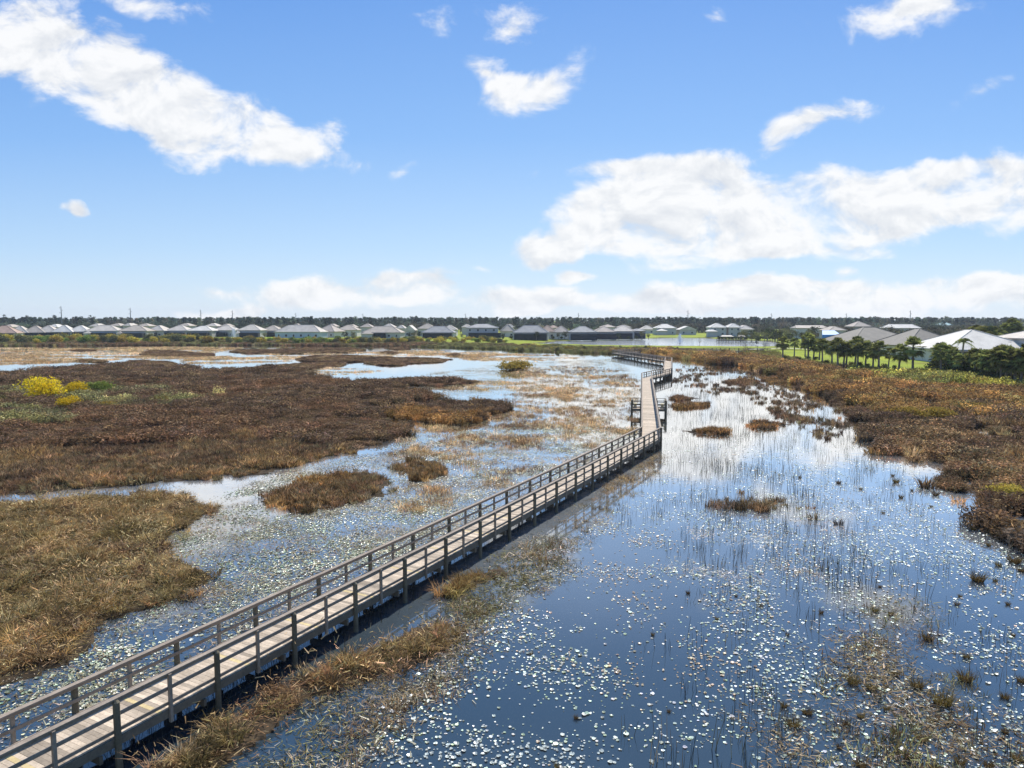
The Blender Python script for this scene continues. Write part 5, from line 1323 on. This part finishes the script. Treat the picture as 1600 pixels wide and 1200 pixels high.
SKYGRADE = mixc(t, .8, sky.outputs[0], ramp(t, M_('MULTIPLY', v, 2.), [(0., (4.2, 5.1, 6.2)), (.2, (2.9, 4.3, 6.2)), (.5, (1.55, 3.15, 6.0)), (.9, (.80, 2.2, 5.4))]))
fin = mixc(t, M_('MULTIPLY', mask, .95), SKYGRADE, cg)
bg = N(t, 'ShaderNodeBackground', ins={'Color': fin, 'Strength': SKY_STR})
t.links.new(bg.outputs[0], N(t, 'ShaderNodeOutputWorld').inputs['Surface'])
w.cycles.sampling_method = 'MANUAL'; w.cycles.sample_map_resolution = 512

sl = bpy.data.lights.new('sun', 'SUN'); sl.energy = 4.0; sl.angle = R(.53); sl.color = (1, .955, .88)
so = bpy.data.objects.new('sun', sl); COL.objects.link(so)
sd = Vector((math.sin(SUN_AZ) * math.cos(SUN_EL), math.cos(SUN_AZ) * math.cos(SUN_EL), math.sin(SUN_EL)))
so.rotation_euler = sd.to_track_quat('Z', 'Y').to_euler(); so.location = (60, 160, 220)

cd = bpy.data.cameras.new('camera'); cam = bpy.data.objects.new('camera', cd); COL.objects.link(cam)
cam.location = (0, 0, CAM_H); cam.rotation_euler = (math.pi / 2 - PITCH, 0, 0)
cd.sensor_width = 36; cd.lens = FPX / 1600 * 36; cd.clip_end = 20000; cd.clip_start = .1
S.camera = cam
S.view_settings.view_transform = 'Standard'; S.view_settings.look = 'None'; S.view_settings.exposure = .6; S.view_settings.gamma = 1
S.render.engine = 'CYCLES'
S.cycles.use_denoising = True; S.cycles.denoiser = 'OPENIMAGEDENOISE'
S.cycles.max_bounces = 6; S.cycles.diffuse_bounces = 2; S.cycles.glossy_bounces = 3; S.cycles.transmission_bounces = 4; S.cycles.transparent_max_bounces = 4
S.cycles.caustics_reflective = False; S.cycles.caustics_refractive = False
# ------------------------------------------------------------------ thin air
hv = bpy.data.materials.new('haze_air'); t = nt(hv)
pv = N(t, 'ShaderNodeVolumePrincipled', ins={'Color': (.80, .88, 1, 1), 'Density': .00011, 'Anisotropy': .3})
t.links.new(pv.outputs[0], N(t, 'ShaderNodeOutputMaterial').inputs['Volume'])
mb = MB(); mb.box((0, 800, 19.), (3200, 2400, 42)); ho = mb.build('haze', hv); tag(ho, 'thin pale air over the marsh', kind='stuff')
